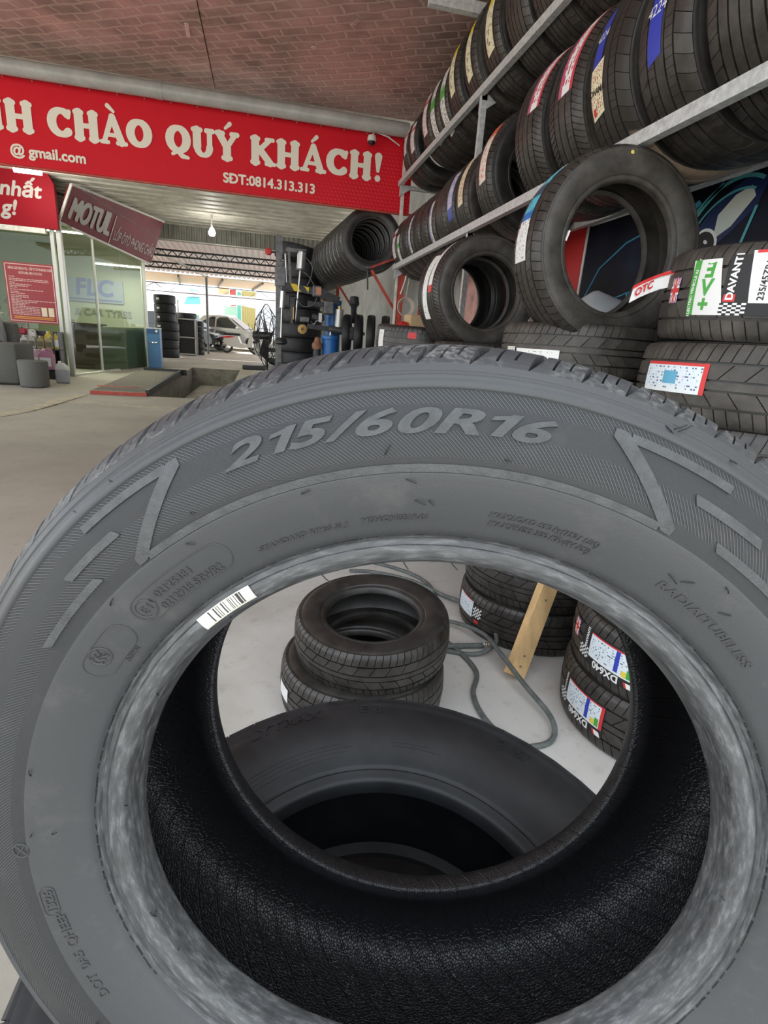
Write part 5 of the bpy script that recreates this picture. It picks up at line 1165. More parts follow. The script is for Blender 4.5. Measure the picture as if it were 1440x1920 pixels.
# ---------------------------------------------------------------- glass office on the left
GX0, GY0 = -4.06, 13.0; GX1, GY1 = -3.14, 16.2
mt = bpy.data.materials.new('green_glass'); mt.use_nodes = True; MATS['green_glass'] = mt; t = NT(mt)
gl = t.node('ShaderNodeBsdfGlossy', i_Roughness=.01, i_Color=(.95, 1, .95, 1)); tr = t.node('ShaderNodeBsdfTransparent', i_Color=(.78, .82, .70, 1)); fr = t.node('ShaderNodeFresnel', i_IOR=1.5)
fm = t.math('MULTIPLY', fr.outputs[0], .65); mx_ = t.node('ShaderNodeMixShader', i_0=fm, i_1=tr.outputs[0], i_2=gl.outputs[0]); t.set(t.n['Material Output'].inputs[0], mx_.outputs[0])
mat('office_wall', (.27, .28, .21), rough=.6); mat('office_floor', (.40, .38, .32), rough=.35); mat('frosted', (.20, .26, .18), rough=.35)
mb = MB(); mb.box((-6.5, 18.4, 1.75), (5.8, .1, 3.1)); struct('wall_office_back', mb, 'office_wall', label='pale green back wall inside the glass office')
mb = MB(); mb.box((-9.2, 15.8, 1.9), (.1, 5.4, 3.5)); struct('wall_office_left', mb, 'office_wall', label='pale green side wall inside the glass office')
mb = MB(); mb.box((-6.6, 15.7, 3.3), (5.0, 5.3, .08)); struct('ceiling_office', mb, 'office_wall', label='low ceiling inside the glass office')
mb = MB(); mb.add([(-9.2, 13.02, .13), (-4.1, 13.02, .13), (-3.2, 16.2, .20), (-3.6, 18.4, .24), (-9.2, 18.4, .24)], [(0, 1, 2, 3, 4)]); struct('floor_office', mb, 'office_floor', label='smooth tiled floor inside the glass office')
gf = bpy.data.objects.new('window_1', None); COL.objects.link(gf); gf['kind'] = 'structure'; gf['label'] = 'green-tinted glass front of the office with the price poster'
gs = bpy.data.objects.new('window_2', None); COL.objects.link(gs); gs['kind'] = 'structure'; gs['label'] = 'green-tinted glass side of the office with sliding door'
mb = MB(); mb.box((-6.6, 13.0, 1.6), (5.0, .012, 2.95)); obj('pane', mb, 'green_glass', gf)
for x in (-4.06, -4.18, -6.4): mb = MB(); mb.box((x, 12.98, 1.6), (.07, .07, 3.0)); obj('mullion', mb, 'aluminium', gf)
mb = MB(); mb.box((-6.6, 12.98, .12), (5.0, .08, .06)); obj('sill', mb, 'aluminium', gf)
def sl(f, z): return Vector((GX0 + (GX1 - GX0) * f, GY0 + (GY1 - GY0) * f, z))
def gbar(name, f, z0_, z1_, w_, m='aluminium'): mb = MB(); mb.bar(sl(f, z0_), sl(f, z1_), w_, w_); return obj(name, mb, m, gs)
for f0, f1 in ((.02, .33), (.34, .66), (.67, .98)):
    mb = MB(); a, c = sl(f0, .13), sl(f1, .16); mb.quad(a, c, c + Vector((0, 0, 2.95)), a + Vector((0, 0, 2.95))); obj('pane', mb, 'green_glass', gs)
mb = MB(); a, c = sl(.335, .14), sl(.98, .17); mb.quad(a + Vector((-.02, 0, 0)), c + Vector((-.02, 0, 0)), c + Vector((-.02, 0, 1.0)), a + Vector((-.02, 0, 1.0))); obj('frosted_film', mb, 'frosted', gs)
for f, w_ in ((.0, .09), (.335, .045), (1.0, .07)): gbar('mullion', f, .08, 3.1, w_)
mb = MB(); mb.bar(sl(0, .11), sl(.34, .13), .10, .06); obj('threshold', mb, 'white_paint', gs); mb = MB(); mb.bar(sl(.32, .14), sl(.52, .15), .16, .07); obj('door_rail', mb, 'white_paint', gs)
mb = MB(); mb.bar(sl(.99, 1.0), sl(.99, 1.25), .03, .05); obj('door_handle', mb, 'white_paint', gs)
# interior: counter, wall sign, tube lights
mb = MB(); mb.bar((-3.16, 16.25, 1.72), (-3.62, 18.4, 1.72), .08, 3.0); struct('wall_office_end', mb, 'office_wall', label='narrow end wall of the glass office')
ctr = thing('reception_counter', 'dark reception counter inside the glass office', 'counter', (-4.15, 14.6, .16)); mb = MB(); mb.box((0, 0, .5), (.55, .5, 1.0)); obj('body', mb, mat('dark_wood', (.05, .035, .025), rough=.4), ctr); mb = MB(); mb.box((0, 0, 1.02), (.7, .6, .04)); obj('top', mb, 'dark_wood', ctr)
ws = thing('wall_sign', 'pale blue and red sign board on the back wall of the office', 'sign', (-4.9, 18.32, 2.1))
mb = MB(); mb.box((0, 0, 0), (1.5, .03, .62)); obj('board', mb, mat('sign_pale', (.20, .22, .25), rough=.5), ws); wall_text('lettering', ws, 'FLC', -.55, -.02, -.12, .62, mat('sign_blue', (.10, .115, .25), rough=.4), .02, .1); mb = MB(); mb.box((0, -.02, -.24), (1.4, .01, .04)); obj('stripe', mb, 'sign_blue', ws)
wt_ = wall_text('wall_lettering', None, '& CAR TYRES', -5.5, 18.33, 1.42, .26, mat('faint_ink', (.16, .17, .15), rough=.5), .006); tag(wt_, 'dark lettering on the office back wall below the sign', 'lettering')
for (x, y, z, lb) in ((-4.5, 14.9, 3.16, 'fluorescent tube on the office ceiling nearest the glass side'), (-5.3, 13.9, 3.16, 'fluorescent tube on the office ceiling above the poster'), (-4.0, 17.2, 2.75, 'fluorescent tube low on the office back wall')):
    tl = thing('tube_light', lb, 'light', (x, y, z)); mb = MB(); mb.box((0, 0, .03), (1.2, .08, .03)); obj('fitting', mb, 'white_paint', tl); mb = MB(); mb.cyl((-.58, 0, 0), (.58, 0, 0), .018, 10); obj('tube', mb, mat('tube_glow', (1, 1, 1), emit=(.98, 1, .92), estr=14), tl, 40)
    ld = bpy.data.lights.new('tube_lamp', 'AREA'); ld.shape = 'RECTANGLE'; ld.size = 1.15; ld.size_y = .04; ld.energy = 26; ld.color = (.95, 1, .9); lo = bpy.data.objects.new('tube_lamp', ld); COL.objects.link(lo); lo.parent = tl; lo.location = (0, 0, -.03)
# red fascia sign with script lettering
fs_ = thing('shop_fascia', 'dark red fascia sign with grey script lettering above the office window', 'sign', (-4.0, 12.85, 2.92))
mat('fascia_red', (.26, .006, .014), rough=.6, spec=.15); mat('sign_grey', (.46, .43, .40), rough=.5)
mb = MB(); mb.prism([(-4.5, 0), (-.02, 0), (-.02, .78), (-.14, 1.02), (-4.5, 1.02)], 1, 0, .12); obj('panel', mb, 'fascia_red', fs_)
mb = MB(); mb.box((-2.4, .03, -.05), (4.3, .1, .09)); obj('lower_trim', mb, 'white_paint', fs_)
wall_text('lettering', fs_, 'nhất', -.27, -.006, .52, .36, 'sign_grey', .011, .22, 'RIGHT', sx=1.05); wall_text('lettering', fs_, 'g!', -.72, -.006, .19, .36, 'sign_grey', .011, .22, 'RIGHT', sx=1.05)
# leaning oil sign
bl_, tl_, br_, tr_ = Vector((-4.08, 13.1, 3.10)), Vector((-3.78, 13.1, 3.80)), Vector((-2.94, 16.15, 2.76)), Vector((-2.58, 16.15, 3.79))
sgn = thing('motor_oil_sign', 'tilted maroon sign reading MOTUL above the office door', 'sign', tuple(bl_))
ux = (br_ - bl_); uz = (tl_ - bl_); uz2 = (tr_ - br_)
def sp_(u, v, off=0.0):
    p = bl_ + ux * u + (uz * (1 - u) + uz2 * u) * v - bl_; n = ux.cross(uz).normalized(); return p + n * off
mat('sign_maroon', (.15, .016, .024), rough=.5, spec=.3, var=.2, vscale=1.5)
mb = MB(); vs = [sp_(0, 0), sp_(1, 0), sp_(1, 1), sp_(0, 1), sp_(0, 0, -.06), sp_(1, 0, -.06), sp_(1, 1, -.06), sp_(0, 1, -.06)]
mb.add(vs, [(0, 1, 2, 3), (7, 6, 5, 4), (0, 4, 5, 1), (1, 5, 6, 2), (2, 6, 7, 3), (3, 7, 4, 0)]); obj('panel', mb, 'sign_maroon', sgn)
for (a, c) in (((0, 0), (0, 1)), ((0, 1), (1, 1)), ((0, 0), (1, 0))): mb = MB(); mb.bar(sp_(*a, .005), sp_(*c, .005), .05 if a != (0, 0) or c == (0, 1) else .03, .04); obj('frame_bar', mb, 'white_paint', sgn)
mb = MB(); mb.bar(sp_(.47, .02, .004), sp_(.47, .72, .004), .02, .004); obj('divider', mb, 'white_print', sgn); mb = MB(); mb.bar(sp_(.10, .96, .004), sp_(.99, .60, .004), .015, .004); obj('fold_line', mb, 'sign_grey', sgn)
def sign_text(body, u0, u1, v0, v1, m_, bold, shear):
    vs, fs = text_geo(body, 1, 0, shear); x0 = min(v.x for v in vs); x1 = max(v.x for v in vs); y1 = max(v.y for v in vs); y0 = min(v.y for v in vs)
    mb = MB(); mb.add([sp_(u0 + (u1 - u0) * (v.x - x0) / (x1 - x0), v0 + (v1 - v0) * (v.y - y0) / (y1 - y0), .006) for v in vs], fs)
    for k in range(1, 5 if bold else 1): mb.add([sp_(u0 + (u1 - u0) * (v.x + (k - 2.5) * bold - x0) / (x1 - x0), v0 + (v1 - v0) * (v.y + (k % 2 - .5) * bold - y0) / (y1 - y0), .006 + k * 2e-4) for v in vs], fs)
    obj('lettering', mb, m_, sgn)
sign_text('MOTUL', .06, .44, .20, .72, 'sign_grey', .05, .08); sign_text('LỐP ÔTÔ PHONG CHÂU', .50, .985, .16, .52, 'sign_grey', 0, 0)
for f in (.15, .6): mb = MB(); mb.bar(sp_(f, .7, -.06), sp_(f, .7, -.06) + Vector((-.6, .1, .15)), .05, .05); obj('bracket', mb, 'grey_metal', sgn)
for i, x in enumerate((-4.3, -4.15)):
    mb = MB(); mb.bar((x, 13.15, 3.0), (x, 13.15, 3.85), .07, .07); tag(obj('steel_strut', mb, 'grey_metal'), ('left', 'right')[i] + ' grey steel strut between the fascia and the maroon sign', 'strut')
# price poster inside the window front
po = thing('price_poster', 'red service price poster with white rows of print on the office window', 'poster', (-4.67, 12.96, 1.70))
mb = MB(); mb.box((0, 0, 0), (.90, .01, 1.14)); obj('sheet', mb, mat('poster_red', (.34, .02, .025), rough=.4), po)
for c_, d_ in (((0, -.007, .535), (.86, .002, .016)), ((0, -.007, -.535), (.86, .002, .016)), ((-.425, -.007, 0), (.016, .002, 1.07)), ((.425, -.007, 0), (.016, .002, 1.07))): mb = MB(); mb.box(c_, d_); obj('border', mb, mat('poster_pink', (.72, .50, .46), rough=.5), po)
wall_text('title', po, 'BẢNG GIÁ DỊCH VỤ - LỐP Ô TÔ PHONG CHÂU', -.37, -.008, .44, .062, 'poster_pink', .002, sx=.60); wall_text('title', po, 'HOTLINE: 0814 313 313', -.19, -.008, .36, .062, 'poster_pink', .002, sx=.66)
rows = [(.30, .10), (.26, .72), (.23, .72), (.19, .10), (.16, .40), (.13, .33), (.10, .14), (.06, .60), (.02, .16), (-.01, .26), (-.05, .32), (-.08, .32), (-.11, .18), (-.14, .80), (-.17, .46), (-.20, .32), (-.23, .24), (-.26, .52), (-.29, .50), (-.32, .50), (-.35, .50), (-.38, .50), (-.41, .50)]
for z_, w_ in rows:
    mb = MB(); x = -.38; e = x + w_
    while x < e:
        l_ = min(R_.uniform(.03, .08), e - x); mb.box((x + l_ / 2, -.007, z_), (l_, .002, .014)); x += l_ + .012
    obj('print_row', mb, 'poster_pink', po)
for z_ in (-.455, -.485): mb = MB(); mb.box((0, -.007, z_), (.74, .002, .017)); obj('print_row', mb, mat('poster_orange', (.75, .35, .04), rough=.5), po)
for x in (.20, .33): mb = MB(); mb.box((x, -.007, -.34), (.10, .002, .17)); obj('white_card', mb, 'label_cream', po)
# display shelf with cans, jugs
sh = thing('display_shelf', 'dark metal display shelf with oil cans outside the office window', 'shelf', (-4.55, 12.72, .09))
for z_ in (.10, .55): mb = MB(); mb.box((0, 0, z_), (.85, .28, .03)); obj('board', mb, 'dark_metal', sh)
for x in (-.41, .30, .41): mb = MB(); mb.box((x, 0, .45), (.025, .26, .9)); obj('upright', mb, 'grey_metal', sh)
mb = MB(); mb.box((0, .12, .45), (.85, .02, .9)); obj('back_panel', mb, 'dark_metal', sh)
def jug(label, x, y, z, w_, d_, h, m, capm='white_paint', lab='label_white', grp=None):
    j = thing('oil_jug', label, 'jug', (x, y, z), group=grp)
    mb = MB(); mb.prism([(-w_ / 2, 0), (w_ / 2, 0), (w_ / 2, h * .68), (w_ * .32, h * .86), (w_ * .05, h * .9), (-w_ * .18, h * .9), (-w_ / 2, h * .66)], 1, -d_ / 2, d_ / 2); obj('body', mb, m, j)
    mb = MB(); mb.cyl((-w_ * .12, 0, h * .89), (-w_ * .12, 0, h), w_ * .13, 12); obj('cap', mb, capm, j, 40)
    mb = MB(); mb.tube([(w_ * .42, 0, h * .70), (w_ * .40, 0, h * .92), (w_ * .12, 0, h * .97), (-.0, 0, h * .90)], w_ * .075, 8); obj('handle', mb, m, j, 60)
    mb = MB(); mb.box((0, -d_ / 2 - .002, h * .36), (w_ * .78, .004, h * .42)); obj('label', mb, lab, j)
mat('can_silver', (.45, .44, .40), rough=.4, metal=.4); mat('can_yellow', (.62, .46, .06), rough=.4); mat('jug_pink', (.50, .22, .33), rough=.35); mat('jug_white', (.66, .66, .64), rough=.4); mat('label_dark', (.12, .11, .09), rough=.5)
jug('silver oil can at the left end of the display shelf', -4.78, 12.64, .655, .13, .10, .24, 'can_silver', lab='label_dark'); jug('white oil can behind the silver ones on the display shelf', -4.70, 12.76, .655, .20, .10, .36, 'jug_white'); jug('silver oil can beside the white one on the display shelf', -4.64, 12.64, .655, .13, .10, .24, 'can_silver', lab='label_dark')
jug('bronze oil can in the middle of the display shelf', -4.49, 12.64, .655, .13, .10, .24, mat('can_bronze', (.36, .30, .14), rough=.4, metal=.3), lab='label_dark'); jug('tall yellow oil can on the display shelf', -4.37, 12.74, .655, .15, .10, .34, 'can_yellow'); jug('bronze oil can in front of the tall yellow one', -4.32, 12.62, .655, .13, .10, .23, 'can_bronze', lab='label_dark'); jug('yellow oil can at the right end of the display shelf', -4.21, 12.68, .655, .13, .10, .31, 'can_yellow')
jug('pale pink coolant jug at the back of the pair by the shelf', -4.50, 12.42, .27, .24, .16, .38, mat('jug_pale', (.62, .42, .50), rough=.4)); jug('deep pink coolant jug with white label on a low box', -4.30, 12.30, .27, .26, .16, .40, 'jug_pink')
bx_ = thing('low_box', 'dark low box under the pink coolant jugs', 'box', (-4.40, 12.36, fz(12.3))); mb = MB(); mb.box((0, 0, .09), (.55, .34, .18), bev=.015); obj('body', mb, 'dark_metal', bx_); mb = MB(); mb.box((0, 0, .185), (.56, .35, .012)); obj('lid', mb, 'dark_metal', bx_)
jw = thing('water_jug', 'half-full white plastic jug on the floor by the door post', 'jug', (-3.86, 11.75, fz(11.75))); mb = MB(); mb.box((0, 0, .13), (.22, .18, .26), bev=.03); obj('body', mb, mat('jug_grey', (.42, .43, .48), rough=.35), jw); mb = MB(); mb.prism([(-.10, .25), (.10, .25), (.09, .31), (.03, .37), (-.04, .38), (-.09, .33)], 1, -.08, .08); obj('shoulder', mb, 'jug_white', jw); mb = MB(); mb.cyl((-.03, 0, .37), (-.03, 0, .41), .03, 12); obj('cap', mb, 'white_paint', jw, 40)
mat('red_cloth', (.30, .03, .05), rough=.7, var=.4, vscale=12)
mb = MB(); mb.box((0, 0, .06), (.62, .2, .12), bev=.03); rt = obj('red_packets', mb, 'red_cloth'); rt.location = (-5.05, 12.75, .90); tag(rt, 'row of shiny red packets on the shelf behind the sofa', 'packets')
ts = thing('side_board', 'low dark sideboard holding the red packets', 'shelf', (-5.15, 12.78, .09)); mb = MB(); mb.box((0, 0, .40), (.72, .25, .8)); obj('body', mb, 'dark_metal', ts); mb = MB(); mb.box((0, 0, .805), (.74, .27, .015)); obj('top', mb, 'grey_metal', ts)
# grey sofa blocks and stool
mat('felt_grey', (.135, .135, .125), rough=.9, var=.15, vscale=60)
def pouf(name, label, cat, x, y, w_, d_, h, rnd=False):
    p = thing(name, label, cat, (x, y, fz(y)))
    mb = MB()
    if rnd: mb.lathe([(0, h), (w_ * .46, h), (w_ * .5, h - .02), (w_ * .48, .03), (w_ * .47, .015), (0, .015)], 28)
    else: mb.box((0, 0, h / 2 + .01), (w_, d_, h - .02), bev=.03)
    obj('cushion', mb, 'felt_grey', p, 50); mb = MB(); mb.box((0, 0, .01), (w_ * .7, d_ * .7, .02)); obj('base', mb, 'dark_metal', p); return p
pouf('stool', 'round grey upholstered stool in front of the sofa', 'stool', -4.10, 11.05, .48, .48, .46, True)
sf = pouf('sofa', 'boxy grey upholstered sofa at the left edge', 'sofa', -4.68, 11.45, .66, .8, .72); mb = MB(); mb.box((-.12, .33, .86), (.5, .14, .42), bev=.03); obj('backrest', mb, 'felt_grey', sf)
# blue dispenser box
db = thing('blue_cabinet', 'tall narrow blue cabinet at the end of the office glass', 'cabinet', (-2.93, 16.0, fz(16)))
mat('cab_blue', (.07, .20, .42), rough=.45); mat('cab_dark', (.03, .10, .26), rough=.45)
mb = MB(); mb.box((0, 0, .50), (.32, .32, 1.0), bev=.01); obj('body', mb, 'cab_blue', db); mb = MB(); mb.box((0, -.163, .94), (.31, .01, .11)); obj('head_panel', mb, 'cab_dark', db); mb = MB(); mb.box((0, 0, 1.01), (.33, .33, .03)); obj('top', mb, 'white_paint', db); mb = MB(); mb.tube([(-.10, -.17, .66), (-.03, -.172, .64), (.0, -.172, .655), (.03, -.172, .64), (.10, -.17, .66)], .012, 6); obj('emblem', mb, 'steel', db)
mb = MB(); mb.lathe([(0, .008), (.03, .006), (.035, 0)], 14, (.09, -.168, .94), M=Matrix.Rotation(pi / 2, 3, 'X')); obj('badge', mb, 'white_print', db)
# stack of black packed tires with white print, and wire cage
for i in range(7):
    tt = tyre(f'off-road tire, {ORD[i]} from the floor in the stack past the blue cabinet', (-3.28 + (.03 if i in (2, 3) else 0), 20.0, fz(20) + .14 + .28 * i), .34 + (.05 if i < 4 else 0), .19, .28, 'mud', None, 'off-road tires past the blue cabinet', m1='rubber_black', m2='rubber_black')
    R2 = .34 + (.05 if i < 4 else 0); patch('white_print', tt, R2, 200, 218, -.03, .03, 'lab_plain', .003)
cg = thing('wire_cage', 'pale steel cage with black panels beside the off-road tires', 'cage', (-2.80, 21.5, fz(21.5)))
for x in (-.30, .30):
    for y in (-.25, .25): mb = MB(); mb.box((x, y, .62), (.045, .045, 1.24)); obj('post', mb, 'aluminium', cg)
for z_ in (.04, .62, 1.24): mb = MB(); mb.box((0, -.25, z_), (.62, .045, .045)); obj('bar', mb, 'aluminium', cg)
for z_ in (.33, .93): mb = MB(); mb.box((.03, -.22, z_), (.46, .03, .52)); obj('panel', mb, 'rubber_black', cg)
mb = MB(); mb.box((0, .02, .62), (.56, .4, 1.2)); obj('load', mb, 'rubber_black', cg)
tyre('black tire lying on top of the wire cage', (-2.80, 21.55, fz(21.5) + 1.36), .33, .19, .18, 'mud', None, m1='rubber_black', m2='rubber_black')
for i in range(6): tyre(f'small black tire, {ORD[i]} from the floor in the stack right of the wire cage', (-2.44, 22.0, fz(22) + .1 + .2 * i), .17, .13, .19, 'mud', None, 'tires right of the wire cage', m1='rubber_black', m2='rubber_black', ribs=False)
# ramp plate by the pit
rpz = thing('ramp_plate', 'low rusty drive-on ramp plate beside the service pit', 'ramp', (-2.55, 12.5, fz(12.5)))
Sl = Matrix.Rotation(math.atan(.025), 3, 'X')
mb = MB(); mb.box((0, 0, .045), (.92, 4.1, .03), Sl); obj('deck', mb, mat('plate_brown', (.16, .135, .11), rough=.7, var=.2), rpz); mb = MB(); mb.box((.46, 0, .05), (.06, 4.1, .12), Sl); obj('side_beam', mb, 'dark_metal', rpz); mb = MB(); mb.box((0, -2.07, -.02), (.92, .06, .06)); obj('red_lip', mb, 'red_paint', rpz); mb = MB(); mb.box((.1, 2.05, .10), (1.0, .06, .14)); obj('end_stop', mb, 'dark_metal', rpz); mb = MB(); mb.box((-.1, -1.7, .062), (.7, .04, .012), Sl); obj('strip', mb, 'red_paint', rpz)
mb = MB(); mb.box((-.35, 17.2, fz(17.2) + .06), (.7, .5, .12), bev=.02); tag(obj('wheel_chock', mb, 'dark_metal'), 'dark flat block on the floor behind the pit', 'block')
# ---------------------------------------------------------------- cars, motorbike and yard behind
def car(name, label, loc, rz, col, glass='car_glass', L=4.3, Wd=1.72, H=1.45, hatch=False):
    c = thing(name, label, 'car', M=Matrix.Translation(loc) @ Matrix.Rotation(rz, 4, 'Z'))
    h = H; low = [(-L / 2, .35), (-L / 2 + .02, .62), (-L / 2 + .1, .86), (-.95 if not hatch else -1.5, .92), (.75, .90), (1.55, .80), (L / 2 - .12, .66), (L / 2, .45), (L / 2 - .03, .28), (1.75, .25)]
    for cx in (1.32, -1.32): low += [(cx + .36 * math.cos(a), .30 + .36 * math.sin(a)) for a in [pi * k / 8 for k in range(9)]] if cx > 0 else [(cx + .36 * math.cos(a), .30 + .36 * math.sin(a)) for a in [pi * k / 8 for k in range(9)]]
    low += [(-L / 2 + .06, .28)]
    mb = MB(); nL = len(low); secs = [(-Wd / 2, .93), (-Wd / 2 + .04, 1.0), (Wd / 2 - .04, 1.0), (Wd / 2, .93)]
    for y, k in secs: mb.v += [(x * (k if abs(x) > 1.9 else 1), y, z) for x, z in low]
    for s in range(3):
        for i in range(nL): mb.f.append((s * nL + i, s * nL + (i + 1) % nL, (s + 1) * nL + (i + 1) % nL, (s + 1) * nL + i))
    mb.f += [tuple(range(nL)), tuple(range(3 * nL, 4 * nL))[::-1]]; mb.mi = [0] * len(mb.f); obj('body', mb, col, c, 30)
    cab = [(-1.75 if hatch else -1.55, .88), (-1.45 if hatch else -.95, h - .05), (-.3, h), (.15, h - .02), (.95, .86)]
    ins = [0, .16, .18, .18, .02]
    mb = MB()
    for sgn_ in (-1, 1): mb.v += [(x, sgn_ * (Wd / 2 - .05 - i_), z) for (x, z), i_ in zip(cab, ins)]
    mb.f = [(0, 1, 6, 5), (1, 2, 7, 6), (2, 3, 8, 7), (3, 4, 9, 8), (0, 1, 2, 3, 4), (9, 8, 7, 6, 5)]; mb.mi = [0, 0, 0, 0, 0, 0]; obj('cabin', mb, col, c, 25)
    for sgn_ in (-1, 1):
        for (x0, x1, x2, x3) in ((-1.35 if hatch else -1.2, -.95 if not hatch else -1.3, -.42, -.42), (-.36, -.36, .12, .68)):
            mb = MB(); y0 = sgn_ * (Wd / 2 - .062); y1 = sgn_ * (Wd / 2 - .205); mb.quad((x0, y0, .93), (x1, y1, h - .10), (x2, y1, h - .07), (x3, y0, .93)); obj('side_window', mb, glass, c)
    mb = MB(); mb.quad((.22, -.62, h - .045), (.22, .62, h - .045), (.93, .72, .905), (.93, -.72, .905)); obj('windscreen', mb, glass, c).location.z = .012
    for cx in (1.32, -1.32):
        for sgn_ in (-1, 1):
            Mx = Matrix.Rotation(pi / 2 * sgn_, 3, 'X'); mb = MB(); mb.lathe([(.17, .1), (.28, .1), (.31, .06), (.31, -.08), (.2, -.09)], 22, (cx, sgn_ * (Wd / 2 - .10), .31), M=Mx); wl = obj('wheel', mb, 'rubber_black', c, 40)
            mb = MB(); mb.lathe([(0, .02), (.05, .02), (.06, -.04), (.18, -.06), (.2, -.09), (.2, .03)], 20, (cx, sgn_ * (Wd / 2 - .10), .31), M=Mx)
            for k in range(5):
                a = 2 * pi * k / 5; d = Mx @ Vector((math.cos(a), math.sin(a), 0)); o = Vector((cx, sgn_ * (Wd / 2 - .02), .31)); mb.bar(o, o + d * .19, .035, .02)
            obj('rim', mb, 'aluminium', wl, 40)
    for sgn_ in (-1, 1): mb = MB(); mb.box((L / 2 - .14, sgn_ * .62, .66), (.2, .34, .10), bev=.03); obj('headlight', mb, mat('head_glass', (.75, .78, .8), rough=.1), c); mb = MB(); mb.box((-L / 2 + .05, sgn_ * .66, .80), (.1, .24, .12), bev=.02); obj('tail_light', mb, 'red_print', c); mb = MB(); mb.box((.62, sgn_ * (Wd / 2 + .06), .95), (.1, .16, .11), bev=.03); obj('mirror', mb, col, c)
    mb = MB(); mb.box((L / 2 - .02, 0, .50), (.06, 1.0, .16), bev=.02); obj('grille', mb, 'black_print', c); mb = MB(); mb.box((L / 2 + .012, 0, .40), (.01, .44, .11)); obj('number_plate', mb, 'white_print', c)
    return c
mat('car_glass', (.02, .03, .035), rough=.08, spec=.7); mat('paint_black', (.010, .012, .016), rough=.15, coat=.6); mat('paint_white', (.72, .72, .70), rough=.2, coat=.5); mat('paint_silver', (.58, .60, .60), rough=.22, metal=.3, coat=.5)
car('car', 'black car parked nose right behind the wire cage', (-3.55, 25.7, fz(25.7)), rad(-28), 'paint_black', hatch=True)
car('car', 'silver sedan parked nose right in the sunny yard', (-1.70, 27.4, fz(27.4)), rad(-14), 'paint_silver')
car('car', 'white car parked to the right behind the tire changer', (1.75, 19.4, fz(19.4)), rad(224), 'paint_white')
mk = thing('motorbike', 'white and red motor scooter parked between the two cars', 'motorbike', M=Matrix.Translation((-1.05, 24.2, fz(24.2))) @ Matrix.Rotation(rad(-12), 4, 'Z'))
for x in (-.6, .6): mb = MB(); mb.lathe([(.19, -.04), (.26, -.04), (.28, 0), (.26, .04), (.19, .04)], 20, (x, 0, .28), closed=True, M=Matrix.Rotation(pi / 2, 3, 'X')); wl = obj('wheel', mb, 'rubber_black', mk, 40); mb = MB(); [mb.bar((x, 0, .28), (x + .2 * math.cos(a), 0, .28 + .2 * math.sin(a)), .02, .02) for a in [k * pi / 3 for k in range(6)]]; obj('spokes', mb, 'steel', wl)
mb = MB(); mb.prism([(-.75, .45), (-.55, .72), (-.1, .70), (.02, .42), (.30, .38), (.42, .95), (.52, .92), (.50, .30), (.05, .22), (-.45, .28)], 1, -.12, .12); obj('body', mb, mat('bike_white', (.62, .60, .55), rough=.3), mk); mb = MB(); mb.box((-.35, 0, .76), (.7, .24, .09), bev=.03); obj('seat', mb, 'black_print', mk); mb = MB(); mb.prism([(-.85, .62), (-.55, .60), (-.2, .66), (-.45, .70)], 1, -.13, .13); obj('tail_fairing', mb, 'red_print', mk)
mb = MB(); mb.tube([(.42, -.33, 1.02), (.48, -.1, .98), (.48, .1, .98), (.42, .33, 1.02)], .018, 8); obj('handlebar', mb, 'black_print', mk); mb = MB(); mb.tube([(.48, 0, .95), (.6, 0, .28)], .03, 8); obj('fork', mb, 'steel', mk)
for s_ in (-1, 1): mb = MB(); mb.tube([(.43, s_ * .26, 1.0), (.40, s_ * .30, 1.16)], .008, 6); mb.lathe([(0, .01), (.05, .0), (0, -.01)], 12, (.40, s_ * .31, 1.19), M=Matrix.Rotation(pi / 2, 3, 'Y')); obj('mirror', mb, 'black_print', mk)
# yard wall and stalls in the sun
def slab(name, label, cat, x0, x1, z0_, z1_, y, m, ribs=0, th=.06):
    o = thing(name, label, cat, ((x0 + x1) / 2, y, z0_)); mb = MB(); mb.box((0, 0, (z1_ - z0_) / 2), (x1 - x0, th, z1_ - z0_)); obj('panel', mb, m, o)
    for k in range(ribs): mb = MB(); mb.box((-(x1 - x0) / 2 + (k + .5) * (x1 - x0) / ribs, -th / 2 - .015, (z1_ - z0_) / 2), ((x1 - x0) / ribs * .35, .03, z1_ - z0_)); obj('rib', mb, m, o)
    return o
gz = fz(34); mat('gate_ochre', (.46, .38, .14), rough=.6); mat('post_green', (.10, .42, .30), rough=.5); mat('wall_pale', (.62, .64, .68), rough=.7); mat('box_green', (.34, .55, .42), rough=.6); mat('sign_red', (.42, .07, .05), rough=.5); mat('turquoise', (.20, .62, .66), rough=.6); mat('awning_red', (.60, .10, .09), rough=.6); mat('awning_white', (.75, .72, .66), rough=.6); mat('crate_green', (.10, .45, .30), rough=.5)
slab('sheet_gate', 'ochre ribbed sheet gate beyond the silver sedan', 'gate', -1.42, -.62, gz, 3.5, 34, 'gate_ochre', 7)
slab('gate_post', 'green gate post left of the ochre gate', 'post', -1.66, -1.44, gz, 3.4, 33.95, 'post_green'); slab('yard_wall', 'pale bluish yard wall right of the ochre gate', 'wall', -.6, 3.2, gz, 3.7, 34.05, 'wall_pale'); slab('yard_kiosk', 'pale green kiosk panel beside the green post', 'kiosk', -2.55, -1.68, gz, 2.6, 34, 'box_green')
slab('kiosk_sign', 'dark red square sign above the green kiosk', 'sign', -2.05, -1.72, 2.62, 3.5, 33.9, 'sign_red'); slab('tan_wall', 'tan wall strip behind the red square sign', 'wall', -2.7, -2.1, 2.62, 3.6, 34.1, 'cardboard'); slab('back_wall', 'long cream wall at the very back of the yard', 'wall', -14, -2.7, gz, 2.4, 36, 'awning_white'); slab('white_board', 'small white board leaning on the green kiosk', 'board', -2.75, -2.35, gz + 1.0, gz + 1.9, 33.5, 'white_print')
